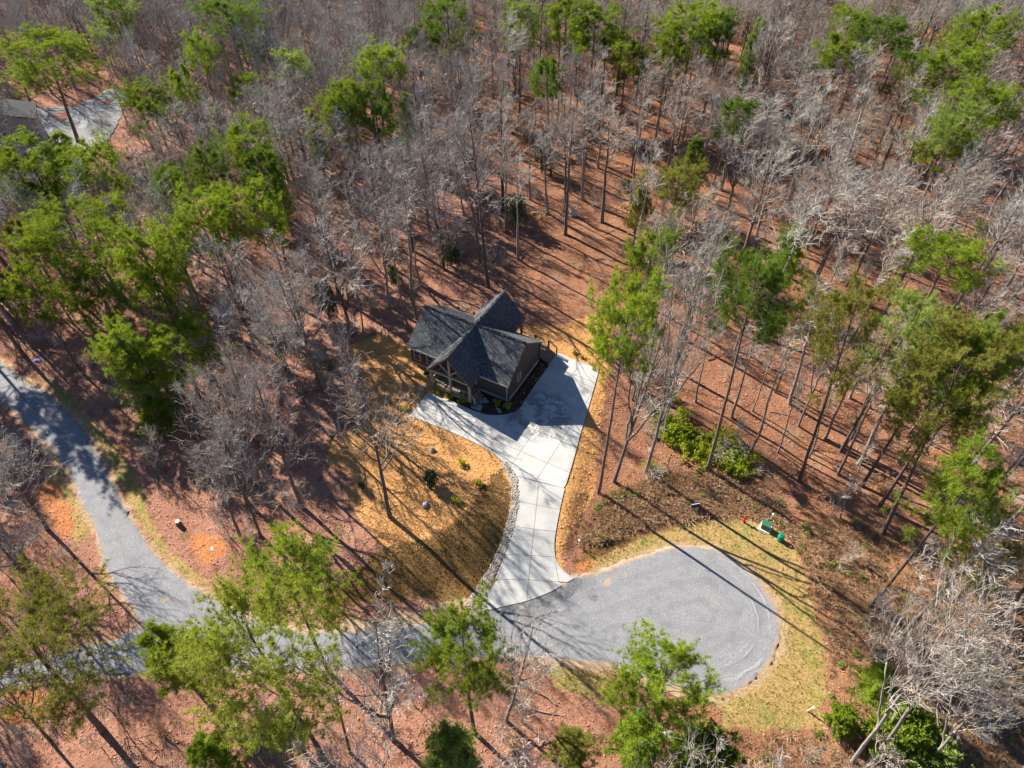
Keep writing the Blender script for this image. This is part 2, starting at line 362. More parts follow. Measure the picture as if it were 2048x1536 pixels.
M = dict(
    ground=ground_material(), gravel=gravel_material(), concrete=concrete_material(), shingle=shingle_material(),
    drive_base=simple('drive_base', (.10, .09, .08), .9, .3, 8),
    siding=siding_material('dark_siding', (.062, .056, .052)), siding_grey=siding_material('grey_siding', (.36, .37, .40)),
    stone_skirt=simple('stone_skirt', (.30, .28, .27), .9, .5, 9, .03),
    timber=simple('timber', (.20, .145, .095), .8, .3, 5), timber_pale=simple('timber_pale', (.36, .29, .21), .8, .25, 5),
    deck=simple('deck_timber', (.24, .18, .13), .85, .3, 4), trim=simple('trim', (.42, .39, .36), .6, .12, 4),
    dark_trim=simple('dark_trim', (.06, .055, .05), .6, .2, 4), white=simple('white_paint', (.75, .74, .72), .5, .08, 4),
    pipe=simple('vent_pipe', (.55, .57, .58), .4, .1, 4),
    pine_bark=bark_material('pine_bark', (.09, .062, .048), (.25, .19, .155)),
    grey_bark=bark_material('grey_bark', (.07, .06, .05), (.24, .21, .18)),
    pale_bark=bark_material('pale_bark', (.15, .13, .11), (.40, .36, .31)),
    twig=twig_material('twig_grey', (.27, .25, .22), (.53, .50, .45)),
    twig_pink=twig_material('twig_pink', (.25, .205, .17), (.48, .41, .35)),
    twig_pale=twig_material('twig_pale', (.23, .205, .18), (.45, .41, .365)),
    bright=foliage_material('needles_bright', (.060, .105, .012), (.32, .42, .045)),
    yellowish=foliage_material('needles_yellowish', (.080, .115, .016), (.37, .43, .07)),
    olive=foliage_material('needles_olive', (.085, .090, .02), (.34, .34, .07)),
    deep=foliage_material('needles_deep', (.040, .080, .014), (.20, .30, .045)),
    pale_green=foliage_material('needles_pale', (.12, .18, .035), (.36, .46, .12)),
    holly=foliage_material('holly_leaf', (.04, .065, .035), (.15, .20, .10), .2),
    privet=foliage_material('privet_leaf', (.20, .26, .02), (.52, .60, .07)),
    shrub=foliage_material('shrub_leaf', (.22, .24, .01), (.60, .60, .05)),
    bluegreen=foliage_material('spruce_leaf', (.03, .07, .045), (.09, .16, .09)),
    dry=twig_material('dry_brush', (.22, .12, .065), (.56, .38, .23)),
    leaf=twig_material('fallen_leaf', (.20, .075, .04), (.60, .34, .22)),
    straw=twig_material('pine_straw', (.34, .15, .04), (.70, .42, .17)),
    grassblade=twig_material('grass_blade', (.12, .10, .02), (.40, .29, .10)),
    roof_grey=simple('roof_grey', (.045, .047, .055), .9, .3, 4), paved=simple('paved', (.20, .205, .215), .9, .2, .6),
    rock=simple('rock', (.36, .34, .31), .9, .45, 3, .03), boulder=simple('boulder', (.34, .33, .32), .9, .4, 3, .05),
    flag=simple('flagstone', (.24, .23, .22), .85, .35, 3, .02),
    wood_dead=simple('dead_wood', (.50, .46, .41), .9, .25, 4, .02), wood_cut=simple('cut_wood', (.62, .52, .40), .8, .15, 6),
    green_box=simple('green_paint', (.035, .13, .075), .45, .12, 3, spec=.4), teal_box=simple('teal_plastic', (.0, .23, .14), .35, .12, 3, spec=.5),
    red=simple('red_paint', (.55, .04, .03), .5, .1, 4), blue=simple('blue_panel', (.03, .06, .22), .35, .1, 4),
    tarp=simple('blue_tarp', (.20, .30, .60), .4, .15, 8),
)
glass, gnt, gb = mat_new('window_glass', .08, .6); gb.inputs['Base Color'].default_value = (.03, .035, .04, 1); M['glass'] = glass

# ------------------------------------------------------------------ the ground
def poly_px(pts): return np.array([G(x, y)[:2] for x, y in pts])
def axis(lo, hi, step, far):
    a = np.arange(lo, hi + step / 2, step); g = []; s = step; x = hi
    while x < far: s *= 1.35; x += s; g.append(x)
    h = []; s = step; x = lo
    while x > -far: s *= 1.35; x -= s; h.append(x)
    return np.r_[h[::-1], a, g]
gx = axis(-66, 66, .5, 2500); gy = axis(6, 100, .5, 2500)
GX, GY = np.meshgrid(gx, gy); GP = np.c_[GX.ravel(), GY.ravel()]
near = (np.abs(GP[:, 0]) < 260) & (GP[:, 1] > -60) & (GP[:, 1] < 300)
gz = np.zeros(len(GP)); gz[near] = T(GP[near]); gz[~near] = 0.0
d_road = np.full(len(GP), 99.); d_road[near] = sdf(GP[near], ROAD); d_drv = np.full(len(GP), 99.); d_drv[near] = sdf(GP[near], DRIVE)
gz -= .10 * (d_drv < -.25); gz -= .09 * (1 - sstep(-.9, -.45, d_road)) * (d_drv > .3)
gm = MB(); nx, ny = len(gx), len(gy)
ii = (np.arange(ny - 1)[:, None] * nx + np.arange(nx - 1)).ravel()
gm.add(np.c_[GP, gz], quad=np.stack([ii, ii + 1, ii + nx + 1, ii + nx], -1))
ground = gm.build('ground', M['ground'], smooth=True); tag(ground, kind='structure')
def zone(name, polys, w=.8, extra=None):
    v = np.zeros(len(GP))
    for pl in polys:
        lo, hi = pl.min(0) - 6, pl.max(0) + 6
        k = near & (GP[:, 0] > lo[0]) & (GP[:, 0] < hi[0]) & (GP[:, 1] > lo[1]) & (GP[:, 1] < hi[1])
        v[k] = np.maximum(v[k], 1 - sstep(-w, w, sdf(GP[k], pl)))
    if extra is not None: v = np.maximum(v, extra)
    a = ground.data.attributes.new(name, 'FLOAT', 'POINT'); a.data.foreach_set('value', v.astype(np.float32)); return v
LAWN = poly_px([(700, 690), (760, 668), (830, 690), (1000, 690), (1055, 652), (1130, 648), (1190, 628), (1228, 655), (1215, 740), (1208, 800), (1196, 900), (1190, 985), (1165, 1030), (1135, 1075), (1120, 1120), (1135, 1155), (1040, 1160), (1000, 940), (978, 985), (950, 1040), (900, 1070), (840, 1100), (780, 1110), (735, 1060), (700, 1010), (690, 985), (720, 960), (650, 930), (660, 880), (720, 850), (740, 800), (705, 740)])
BANK = poly_px([(1000, 937), (1024, 975), (1018, 1050), (992, 1130), (958, 1195), (900, 1200), (850, 1196), (700, 1215), (640, 1215), (700, 1150), (770, 1094), (835, 1084), (890, 1056), (934, 1028), (958, 985), (985, 950)])
BANK2 = poly_px([(1143, 1118), (1190, 1095), (1240, 1075), (1290, 1062), (1250, 1098), (1180, 1125), (1150, 1140)])
VERGE = poly_px([(1150, 1150), (1180, 1125), (1300, 1068), (1400, 1040), (1480, 1035), (1560, 1058), (1592, 1110), (1622, 1190), (1650, 1290), (1652, 1380), (1640, 1455), (1560, 1462), (1450, 1455), (1440, 1405), (1540, 1330), (1560, 1230), (1480, 1120), (1400, 1090), (1280, 1112)])
VERGE2 = poly_px([(1090, 1330), (1240, 1345), (1250, 1400), (1180, 1400), (1110, 1372)])
VERGE3 = poly_px([(60, 735), (140, 790), (230, 890), (280, 960), (300, 1040), (350, 1110), (420, 1165), (395, 1180), (330, 1120), (280, 1050), (240, 970), (190, 880), (120, 800)])
VERGE4 = poly_px([(110, 930), (160, 1000), (180, 1070), (150, 1090), (120, 1010), (90, 960)])
TAN = poly_px([(680, 1240), (800, 1228), (940, 1195), (950, 1222), (800, 1256), (680, 1266)])
CLAY = [poly_px([(380, 1070), (440, 1065), (460, 1100), (420, 1130), (385, 1115)]), poly_px([(70, 960), (120, 970), (150, 1050), (130, 1085), (90, 1020)]), poly_px([(0, 1385), (110, 1370), (130, 1420), (60, 1450), (0, 1450)]), poly_px([(1150, 1128), (1180, 1120), (1185, 1140), (1160, 1150)]), poly_px([(220, 1270), (300, 1260), (330, 1310), (260, 1330), (215, 1310)])]
MULCH = poly_px([(900, 800), (915, 809), (948, 823), (977, 832), (1006, 832), (1026, 827), (1043, 813), (1094, 736), (1110, 714), (1085, 700), (1010, 770), (940, 760), (905, 780)])
BRUSH = poly_px([(1560, 1060), (1700, 1030), (1800, 1080), (2100, 1100), (2200, 1536), (1500, 1600), (1250, 1500), (1250, 1420), (1450, 1460), (1640, 1458), (1655, 1330), (1625, 1190), (1595, 1110)])
BRUSH2 = poly_px([(1150, 1080), (1200, 1000), (1290, 960), (1420, 940), (1560, 1000), (1570, 1055), (1480, 1035), (1390, 1040), (1290, 1065), (1180, 1105)])
zone('straw', [LAWN], .9); zone('grass', [BANK, BANK2], 1.0); zone('verge', [VERGE, VERGE2, VERGE3, VERGE4], .7)
ring = np.where(d_road > -2, 1 - sstep(.1, 1.1, d_road), 0) * .62
zone('tan', [TAN], .6, ring); zone('clay', CLAY, 1.2); zone('mulch', [MULCH], .35); zone('brush', [BRUSH, BRUSH2], 2.0)
zone('warm', [], 1, sstep(-14, 18, GP[:, 0] + .12 * (GP[:, 1] - 50)) * .9)

def sheet(name, poly, step, lift, mat, wob=.25):
    """a sheet draped on the terrain, its rim snapped to a slightly ragged outline"""
    lo, hi = poly.min(0) - 1, poly.max(0) + 1
    xs = np.arange(lo[0], hi[0], step); ys = np.arange(lo[1], hi[1], step)
    X, Y = np.meshgrid(xs, ys); P = np.c_[X.ravel(), Y.ravel()]
    s = sdf(P, poly) + wob * vnoise(P, 2.2, 5) * .5 + wob * vnoise(P, .8, 6) * .35
    n = len(xs); a = (np.arange(len(ys) - 1)[:, None] * n + np.arange(n - 1)).ravel()
    q = np.stack([a, a + 1, a + n + 1, a + n], -1); q = q[(s[q] < 0).any(1)]
    S = s.reshape(X.shape); gyy, gxx = np.gradient(S, step)
    g = np.c_[gxx.ravel(), gyy.ravel()]; g /= np.maximum(np.linalg.norm(g, axis=1, keepdims=True), .3)
    mv = np.where(s > 0, s, 0)[:, None] * g; mv = np.clip(mv, -step * 1.2, step * 1.2); P = P - mv
    used = np.unique(q); idx = np.full(len(P), -1); idx[used] = np.arange(len(used)); P = P[used]
    b = MB(); b.add(np.c_[P, T(P) + lift - .03 * (s[used] > 0)], quad=idx[q]); o = b.build(name, mat, smooth=True); tag(o, kind='structure')
    return o, P
road, RP = sheet('gravel_road', ROAD, .3, .02, M['gravel'])
dirt = (1 - sstep(0, 1.0, -sdf(RP, ROAD))) * .75
for (px, py, r) in ((1215, 1166, 1.0), (1250, 1150, .5), (330, 1200, 1.0)):
    c = G(px, py)[:2]; dirt = np.maximum(dirt, .85 * (1 - sstep(0, r, np.hypot(*(RP - c).T))))
west = sstep(-22, -30, RP[:, 0]); dirt = np.maximum(dirt * (1 - .3 * west), 0)
stain = (1 - sstep(0, 1.9, seg_dist(RP, np.array([G(*p)[:2] for p in ((960, 1230), (1050, 1215), (1120, 1190), (1160, 1165))]), False))) * .75
stain = np.maximum(stain, .7 * (1 - sstep(0, 1.2, np.hypot(*(RP - G(1185, 1195)[:2]).T))))
for n_, v_ in (('dirt', dirt), ('stain', stain), ('inner', -sdf(RP, ROAD))):
    a = road.data.attributes.new(n_, 'FLOAT', 'POINT'); a.data.foreach_set('value', v_.astype(np.float32))

# ------------------------------------------------------------------ driveway of concrete slabs
def clip_half(poly, a, n):
    out = []; m = len(poly)
    for i in range(m):
        p, q = poly[i], poly[(i + 1) % m]; dp, dq = (p - a) @ n, (q - a) @ n
        if dp >= 0: out.append(p)
        if dp * dq < 0: out.append(p + (q - p) * dp / (dp - dq))
    return np.array(out)
def clip_convex(poly, cell, inset=.016):
    c = cell.mean(0)
    for a, b in zip(cell, np.roll(cell, -1, 0)):
        t = (b - a) / (np.linalg.norm(b - a) + 1e-9); n = np.array([-t[1], t[0]])
        if (c - a) @ n < 0: n = -n
        if len(poly) < 3: return poly
        poly = clip_half(poly, a + n * inset, n)
    return poly
def area(p):
    x, y = p[:, 0], p[:, 1]; return .5 * abs(x @ np.roll(y, -1) - y @ np.roll(x, -1))
def dense(poly, step=.5):
    out = []
    for a, b in zip(poly, np.roll(poly, -1, 0)):
        n = max(1, int(np.linalg.norm(b - a) / step)); out += [a + (b - a) * t for t in np.arange(n) / n]
    return np.array(out)
def slab_mesh(name, poly, mat, lift, thick, grid=.55):
    """fill a polygon with a small grid so that it follows the ramp"""
    poly = dense(poly); bm = bmesh.new()
    vs = [bm.verts.new((p[0], p[1], 0)) for p in poly]
    es = [bm.edges.new((vs[i], vs[(i + 1) % len(vs)])) for i in range(len(vs))]
    bmesh.ops.triangle_fill(bm, use_beauty=True, edges=es)
    bmesh.ops.subdivide_edges(bm, edges=[e for e in bm.edges if e.calc_length() > .9], cuts=2, use_grid_fill=True); bmesh.ops.triangulate(bm, faces=bm.faces[:])
    top = list(bm.faces)
    if not top: bm.free(); return None
    r = bmesh.ops.extrude_face_region(bm, geom=top)
    low = [g for g in r['geom'] if isinstance(g, bmesh.types.BMVert)]
    P = np.array([v.co[:2] for v in bm.verts]); H = T(P); lows = set(low)
    for v, h in zip(bm.verts, H): v.co.z = h + lift - (thick if v in lows else 0)
    bmesh.ops.recalc_face_normals(bm, faces=bm.faces[:])
    me = bpy.data.meshes.new(name); bm.to_mesh(me); bm.free(); me.materials.append(mat); return me
driveway, DPTS = sheet('driveway', DRIVE, .25, -.03, M['drive_base'], 0.0)
cells = []
us = [-2.6, 1.15, 4.1, 7.05, 9.95, 12.85, 15.5]; vs_ = [-16, -8.5, -5.45, -2.5, .45, 3.4, 7.0]
cutA, cutB = G(*z4(540, 415))[:2], G(*z4(925, 515))[:2]; ct = (cutB - cutA) / np.linalg.norm(cutB - cutA); cn = np.array([-ct[1], ct[0]])
upper = clip_half(DRIVE, cutA + cn * .016, cn)
for i in range(len(us) - 1):
    for j in range(len(vs_) - 1):
        cells.append((upper, np.array([h2w(us[i], vs_[j]), h2w(us[i + 1], vs_[j]), h2w(us[i + 1], vs_[j + 1]), h2w(us[i], vs_[j + 1])])))
rows = [(z4(540, 415), z4(720, 465), z4(925, 515)), (z4(555, 620), z4(700, 650), z4(890, 690)), (z4(525, 820), z4(680, 845), z4(860, 865)), (z4(455, 1050), z4(655, 1058), z4(845, 1070)), (z4(385, 1250), z4(635, 1255), z4(880, 1270)), (z4(150, 1560), z4(608, 1560), z4(1100, 1560))]
R3 = []
for r in rows:
    a, m_, b = [G(*p)[:2] for p in r]; R3.append((a + (a - m_) * 1.2, a, m_, b, b + (b - m_) * 1.2))
for k in range(5):
    r0, r1 = R3[k], R3[k + 1]
    if k < 3: spans = [(0, 2), (2, 4)]
    else: spans = [(0, 1), (1, 2), (2, 3), (3, 4)]
    for i, j in spans: cells.append((DRIVE, np.array([r0[i], r0[j], r1[j], r1[i]])))
for base, cell in cells:
    p = clip_convex(base, cell)
    if len(p) >= 3 and area(p) > .25:
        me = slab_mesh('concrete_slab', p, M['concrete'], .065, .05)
        if me: link(bpy.data.objects.new('concrete_slab', me), driveway)


# ------------------------------------------------------------------ the house
L1, L2, DV, CW, FA, BB, ZR, ZE = 6.32, 5.98, 3.76, 2.64, 5.65, 6.19, 5.65, 2.74
house = empty('house', (HX, HY, 0), HYAW, 'dark cabin house with crossing gable roofs beside the concrete driveway', 'house')
WL, WR, WF, WB = -6.0, 5.78, -3.42, 3.42
def part(name, mb, mat, parent=house, bevel=0, label=None):
    o = mb.build(name, mat, parent, bevel=bevel)
    if label: o['label'] = label
    return o
def uvroof(o, origin, ax, ay):
    me = o.data; uv = me.uv_layers.new(name='UVMap'); o_, a_, b_ = Vector(origin), Vector(ax).normalized(), Vector(ay).normalized()
    for l in me.loops:
        p = me.vertices[l.vertex_index].co - o_; uv.data[l.index].uv = (p.dot(a_), p.dot(b_))
part('foundation', MB().box((WL, WF, -.3), (WR, WB, .42)), M['stone_skirt'])
zt = ZE - .05
slope = (ZR - ZE) / DV
zw = ZE + slope * (DV - abs(WF)) - .2
prof = [(WL, WF - .03, .42), (WL, WB + .03, .42), (WL, WB + .03, zw), (WL, 0, ZR - .2), (WL, WF - .03, zw)]
part('wall', MB().prism(prof, (WR - WL + .0, 0, 0)), M['siding'])
def roof_slope(name, p_ridge0, p_ridge1, p_eave1, p_eave0, th=.16):
    o = part(name, MB().prism([p_ridge0, p_ridge1, p_eave1, p_eave0], (0, 0, -th)), M['shingle'])
    uvroof(o, p_eave0, Vector(p_eave1) - Vector(p_eave0), Vector(p_ridge0) - Vector(p_eave0)); return o
roof_slope('roof_slope', (-L1, 0, ZR), (L2, 0, ZR), (L2, -DV, ZE), (-L1, -DV, ZE))
roof_slope('roof_slope', (L2, 0, ZR), (-L1, 0, ZR), (-L1, DV, ZE), (L2, DV, ZE))
cs = (ZR - ZE) / CW
for s in (-1, 1):
    # each cross-gable slope stops on the valleys of the main roof
    zc = ZR + .012
    pts = [(0, -FA, zc), (0, BB, zc), (s * CW, BB, ZE + .012), (s * CW, -FA, ZE + .012)]
    if s > 0: pts = pts[::-1]
    o = part('cross_roof_slope', MB().prism(pts, (0, 0, -.17)), M['shingle'])
    uvroof(o, (s * CW, -FA, ZE), (0, 1, 0), (-s * CW, 0, ZR - ZE))
# ridge caps
for p, q in (((-L1 - .01, 0, ZR + .0), (L2 + .01, 0, ZR + .0)), ((0, -FA - .01, ZR + .015), (0, BB + .01, ZR + .015))):
    part('ridge_cap', MB().bar(p, q, .24, .03), M['shingle'])
# fascia and rake boards, gutters
for v, sgn in ((-DV, -1), (DV, 1)):
    for a, b in ((-L1, -CW), (CW, L2)):
        part('fascia', MB().box((a + .02, v + (.0 if sgn > 0 else -.035), ZE - .20), (b - .02, v + (.035 if sgn > 0 else 0), ZE - .01)), M['trim'])
for u in (-L1 - .03, L2 + .002):
    for s in (-1, 1):
        part('rake_board', MB().prism([(u, 0, ZR - .03), (u, s * DV, ZE - .03), (u, s * DV, ZE - .2), (u, 0, ZR - .2)], (.03, 0, 0)), M['dark_trim'])
for v in (-FA - .032, BB + .002):
    for s in (-1, 1):
        part('rake_board', MB().prism([(0, v, ZR - .03), (s * CW, v, ZE - .03), (s * CW, v, ZE - .22), (0, v, ZR - .22)], (0, .03, 0)), M['timber'])
for u, v in ((WR + .03, WF - .03), (WR + .03, WB + .03), (WL - .03, WF - .03)):
    part('corner_board', MB().box((u - .07, v - .07, .40), (u + .07, v + .07, ZE - .1)), M['dark_trim'])
part('downspout', MB().box((WR - .18, WF - .14, .05), (WR - .1, WF - .06, ZE - .2)), M['trim'])
# gable wall behind the front porch, its window and the entrance
cz = lambda u: ZR - .22 - cs * abs(u)
part('gable_wall', MB().prism([(-CW + .25, WF - .16, cz(CW - .25)), (CW - .25, WF - .16, cz(CW - .25)), (0, WF - .16, cz(0))], (0, .12, 0)), M['siding'])
def window(u, v, z, w, h, face, parts_label=None, trimmat='trim'):
    """face 0: in a wall facing -v; face 1: in a wall facing +u"""
    def bx(a0, a1, z0, z1, d0, d1):
        return ((u + a0, v - d1, z0), (u + a1, v - d0, z1)) if face == 0 else ((u + d0, v + a0, z0), (u + d1, v + a1, z1))
    m = MB(); t = .09
    for a0, a1, z0, z1 in ((-w / 2 - t, -w / 2, z - h / 2 - t, z + h / 2 + t), (w / 2, w / 2 + t, z - h / 2 - t, z + h / 2 + t), (-w / 2, w / 2, z + h / 2, z + h / 2 + t), (-w / 2, w / 2, z - h / 2 - t, z - h / 2)):
        m.box(*bx(a0, a1, z0, z1, 0, .06))
    fr = part('window', m, M[trimmat])
    part('pane', MB().box(*bx(-w / 2, w / 2, z - h / 2, z + h / 2, .0, .02)), M['glass'], fr)
    part('sash_bar', MB().box(*bx(-w / 2, w / 2, z - .03, z + .03, .02, .045)), M[trimmat], fr)
window(-5.35, WF - .035, 1.55, .72, 1.2, 0)
window(-3.7, WF - .035, 1.55, .72, 1.2, 0)
window(WR + .003, -1.15, 1.75, .55, .85, 1) if False else window(WR, -1.15, 1.75, .55, .85, 1)
window(1.0, WF - .165, 3.25, .7, .45, 0); window(-1.0, WF - .165, 3.25, .7, .45, 0); window(1.55, WF - .035, 1.5, .8, 1.2, 0)
dr = part('door', MB().box((-.5, WF - .09, .47), (.45, WF - .035, 2.45)), M['timber'])
part('door_handle', MB().box((.30, WF - .13, 1.35), (.36, WF - .09, 1.45)), M['trim'], dr)
# front porch
PF = -5.32
for k in range(13):
    u0 = -2.42 + k * .372
    part('deck_board', MB().box((u0, PF - .12, .34), (u0 + .345, WF - .04, .40)), M['deck'])
part('porch_rim', MB().box((-2.44, PF - .17, .12), (2.44, PF - .123, .41)), M['timber_pale'])
for s in (-1, 1): part('porch_rim', MB().box((s * 2.44 - .022, PF - .12, .12), (s * 2.44 + .022, WF - .04, .41)), M['timber_pale'])
for u in (-2.3, 0.0, 2.3):
    part('porch_post', MB().box((u - .11, PF - .11, -.2), (u + .11, PF + .11, 2.50)), M['timber_pale'])
part('tie_beam', MB().box((-2.62, PF - .13, 2.50), (2.62, PF + .13, 2.72)), M['timber_pale'])
part('king_post', MB().box((-.11, PF - .10, 2.72), (.11, PF + .10, ZR - .32)), M['timber_pale'])
for s in (-1, 1):
    part('rafter', MB().bar((s * (CW - .12), PF, ZE - .02), (s * .02, PF, ZR - .30), .18, .16), M['timber_pale'])
    part('strut', MB().bar((s * .1, PF, 3.0), (s * 1.15, PF, 4.0), .14, .14), M['timber_pale'])
    part('side_beam', MB().box((s * 2.42 - .08, PF + .13, 2.45), (s * 2.42 + .08, WF - .04, 2.62)), M['timber_pale'])
def railing(p, q, n, z0, zt_, mat='timber_pale'):
    """top rail, bottom rail and balusters between two points"""
    r = part('railing', MB().bar((*p, zt_), (*q, zt_), .12, .06), M[mat])
    part('bottom_rail', MB().bar((*p, z0 + .12), (*q, z0 + .12), .06, .07), M[mat], r)
    for i in range(1, n):
        t = i / n; x, y = p[0] + (q[0] - p[0]) * t, p[1] + (q[1] - p[1]) * t
        part('baluster', MB().box((x - .02, y - .02, z0 + .155), (x + .02, y + .02, zt_ - .03)), M[mat], r)
railing((-2.18, PF), (-.12, PF), 3, .40, 1.32); railing((.12, PF), (2.18, PF), 3, .40, 1.32); railing((-2.3, PF + .12), (-2.3, WF - .05), 3, .40, 1.32)
for k in range(2):
    part('step', MB().box((2.47 + k * .3, PF + .15, .24 - k * .13), (2.79 + k * .3, PF + 1.5, .29 - k * .13)), M['deck'])
part('newel_post', MB().box((2.85, PF - .2, -.1), (2.99, PF - .06, 1.05)), M['timber_pale'])
part('stair_rail', MB().bar((2.36, PF - .02, 1.28), (2.90, PF - .12, .95), .07, .08), M['timber_pale'])
# back deck, its railing and the stair down to the driveway
for k in range(30):
    u0 = -5.95 + k * .4
    part('deck_board', MB().box((u0, WB + .05, .52), (u0 + .37, 5.45, .58)), M['deck'])
part('deck_rim', MB().box((-5.98, 5.452, .2), (6.02, 5.50, .59)), M['timber'])
for u, v in ((-5.7, 5.38), (-3.6, 5.38), (4.39, 5.33), (6.0, 5.33)):
    part('deck_post', MB().box((u - .08, v - .08, -.2), (u + .08, v + .08, 1.72)), M['timber'])
for s in (-1, 1): part('porch_post', MB().box((s * 2.33 - .1, 5.75, -.2), (s * 2.33 + .1, 5.95, ZE - .2)), M['timber'])
part('tie_beam', MB().box((-2.62, 5.76, ZE - .2), (2.62, 5.94, ZE + .0)), M['timber'])
railing((-5.62, 5.38), (-3.68, 5.38), 4, .58, 1.60, 'deck'); railing((-3.52, 5.38), (-2.4, 5.36), 3, .58, 1.60, 'deck'); railing((2.40, 5.36), (4.31, 5.33), 3, .58, 1.60, 'deck'); railing((4.47, 5.33), (5.92, 5.33), 3, .58, 1.60, 'deck')
for k in range(3):
    part('stair_tread', MB().box((6.03 + k * .32, 3.7, .40 - k * .16), (6.37 + k * .32, 5.3, .46 - k * .16)), M['deck'])
    part('stair_riser', MB().box((6.34 + k * .32, 3.72, .26 - k * .16), (6.365 + k * .32, 5.28, .40 - k * .16)), M['dark_trim'])
for v in (3.66, 5.34):
    part('stringer', MB().prism([(6.03, v - .02, .50), (7.05, v - .02, .02), (7.05, v - .02, -.1), (6.03, v - .02, .2)], (0, .04, 0)), M['timber'])
    part('newel_post', MB().box((6.93, v - .06, -.1), (7.05, v + .06, 1.05)), M['timber'])
part('stair_rail', MB().bar((6.05, 5.34, 1.58), (6.99, 5.34, 1.0), .07, .09), M['deck'])
for u, v, h in ((3.7, .25, .42), (-3.7, .35, .42), (-.16, 3.6, .35)):
    z = ZR - slope * abs(v) if abs(u) > CW else ZR - cs * abs(u)
    vp = MB(); vp.add(*[(lambda r: (r[0], None, r[1]))(tubes(np.array([[[u, v, z - .1], [u, v, z + h]]]), np.full((1, 2), .05), 8))][0]); part('vent_pipe', vp, M['pipe'])

# ------------------------------------------------------------------ neighbouring house in the upper left and its drive
nb = G(97, 300)
nh = empty('neighbour_house', (nb[0], nb[1], nb[2]), .42, 'pale grey house with small windows half hidden behind pines in the upper left', 'house')
part('wall', MB().prism([(-13, 0, -.5), (0, 0, -.5), (0, 0, 5.0), (-6.5, 0, 7.2), (-13, 0, 5.0)], (0, 5, 0)), M['siding_grey'], nh)
part('roof_slope', MB().prism([(-6.5, -.4, 7.38), (-6.5, 5.4, 7.38), (.5, 5.4, 4.98), (.5, -.4, 4.98)], (0, 0, .15)), M['roof_grey'], nh)
part('roof_slope', MB().prism([(-6.5, 5.4, 7.38), (-6.5, -.4, 7.38), (-13.5, -.4, 4.98), (-13.5, 5.4, 4.98)], (0, 0, .15)), M['roof_grey'], nh)
part('trim_band', MB().box((-13, -.05, 2.3), (-.02, -.003, 2.5)), M['dark_trim'], nh)
for u, z, w, h in ((-4.5, 3.3, .8, 1.1), (-9, 3.3, .8, 1.1), (-4.5, .9, .9, 1.3), (-9, .9, 1.6, 1.6)):
    fr = part('window', MB().box((u - w / 2 - .1, -.09, z - h / 2 - .1), (u + w / 2 + .1, -.053, z + h / 2 + .1)), M['white'], nh)
    part('pane', MB().box((u - w / 2, -.12, z - h / 2), (u + w / 2, -.093, z + h / 2)), M['glass'], fr)
NDRV = poly_px([(60, 218), (150, 215), (225, 175), (262, 190), (240, 240), (215, 285), (150, 310), (105, 318)])
nd, _ = sheet('neighbour_driveway', NDRV, .6, .12, M['paved'], .3)

# ------------------------------------------------------------------ tree makers
def perp_dirs(tg, ang, phi):
    ref = np.where(np.abs(tg[:, 2:3]) > .9, np.array([1., 0, 0]), np.array([0, 0, 1.]))
    a = np.cross(tg, ref); a /= np.linalg.norm(a, axis=1, keepdims=True); b = np.cross(tg, a)
    return tg * np.cos(ang)[:, None] + (a * np.cos(phi)[:, None] + b * np.sin(phi)[:, None]) * np.sin(ang)[:, None]
def spawn(r, par, prad, n, t0, t1, ang, length, S, up=.15, wob=.08, rfac=.55, tip=.35, tpow=1.0, rmin=.008):
    """n children on every parent polyline; returns paths and radii"""
    Np, Sp, _ = par.shape; M_ = Np * n
    pi = np.repeat(np.arange(Np), n)
    t = t0 + (t1 - t0) * ((np.tile(np.arange(n), Np) + r.uniform(0, 1, M_)) / n) ** tpow
    f = t * (Sp - 1); i = np.minimum(f.astype(int), Sp - 2); w = (f - i)[:, None]
    p0 = par[pi, i] * (1 - w) + par[pi, i + 1] * w; tg = par[pi, i + 1] - par[pi, i]; tg /= np.linalg.norm(tg, axis=1, keepdims=True) + 1e-9
    r0 = prad[pi, i] * (1 - w[:, 0]) + prad[pi, i + 1] * w[:, 0]
    d = perp_dirs(tg, np.radians(r.uniform(*ang, M_)), r.uniform(0, 2 * math.pi, M_))
    L = length(t, pi) * r.uniform(.7, 1.25, M_)
    s = np.linspace(0, 1, S)
    P = p0[:, None] + d[:, None] * (L[:, None] * s)[..., None]
    P[..., 2] += up * L[:, None] * s ** 1.7
    wv = np.cumsum(r.normal(0, wob, (M_, S, 3)), axis=1) * L[:, None, None] * .5; wv -= wv[:, :1]
    P = P + wv
    R = np.maximum(r0 * rfac, rmin)[:, None] * (1 - (1 - tip) * s)
    return P, R, t, pi, L
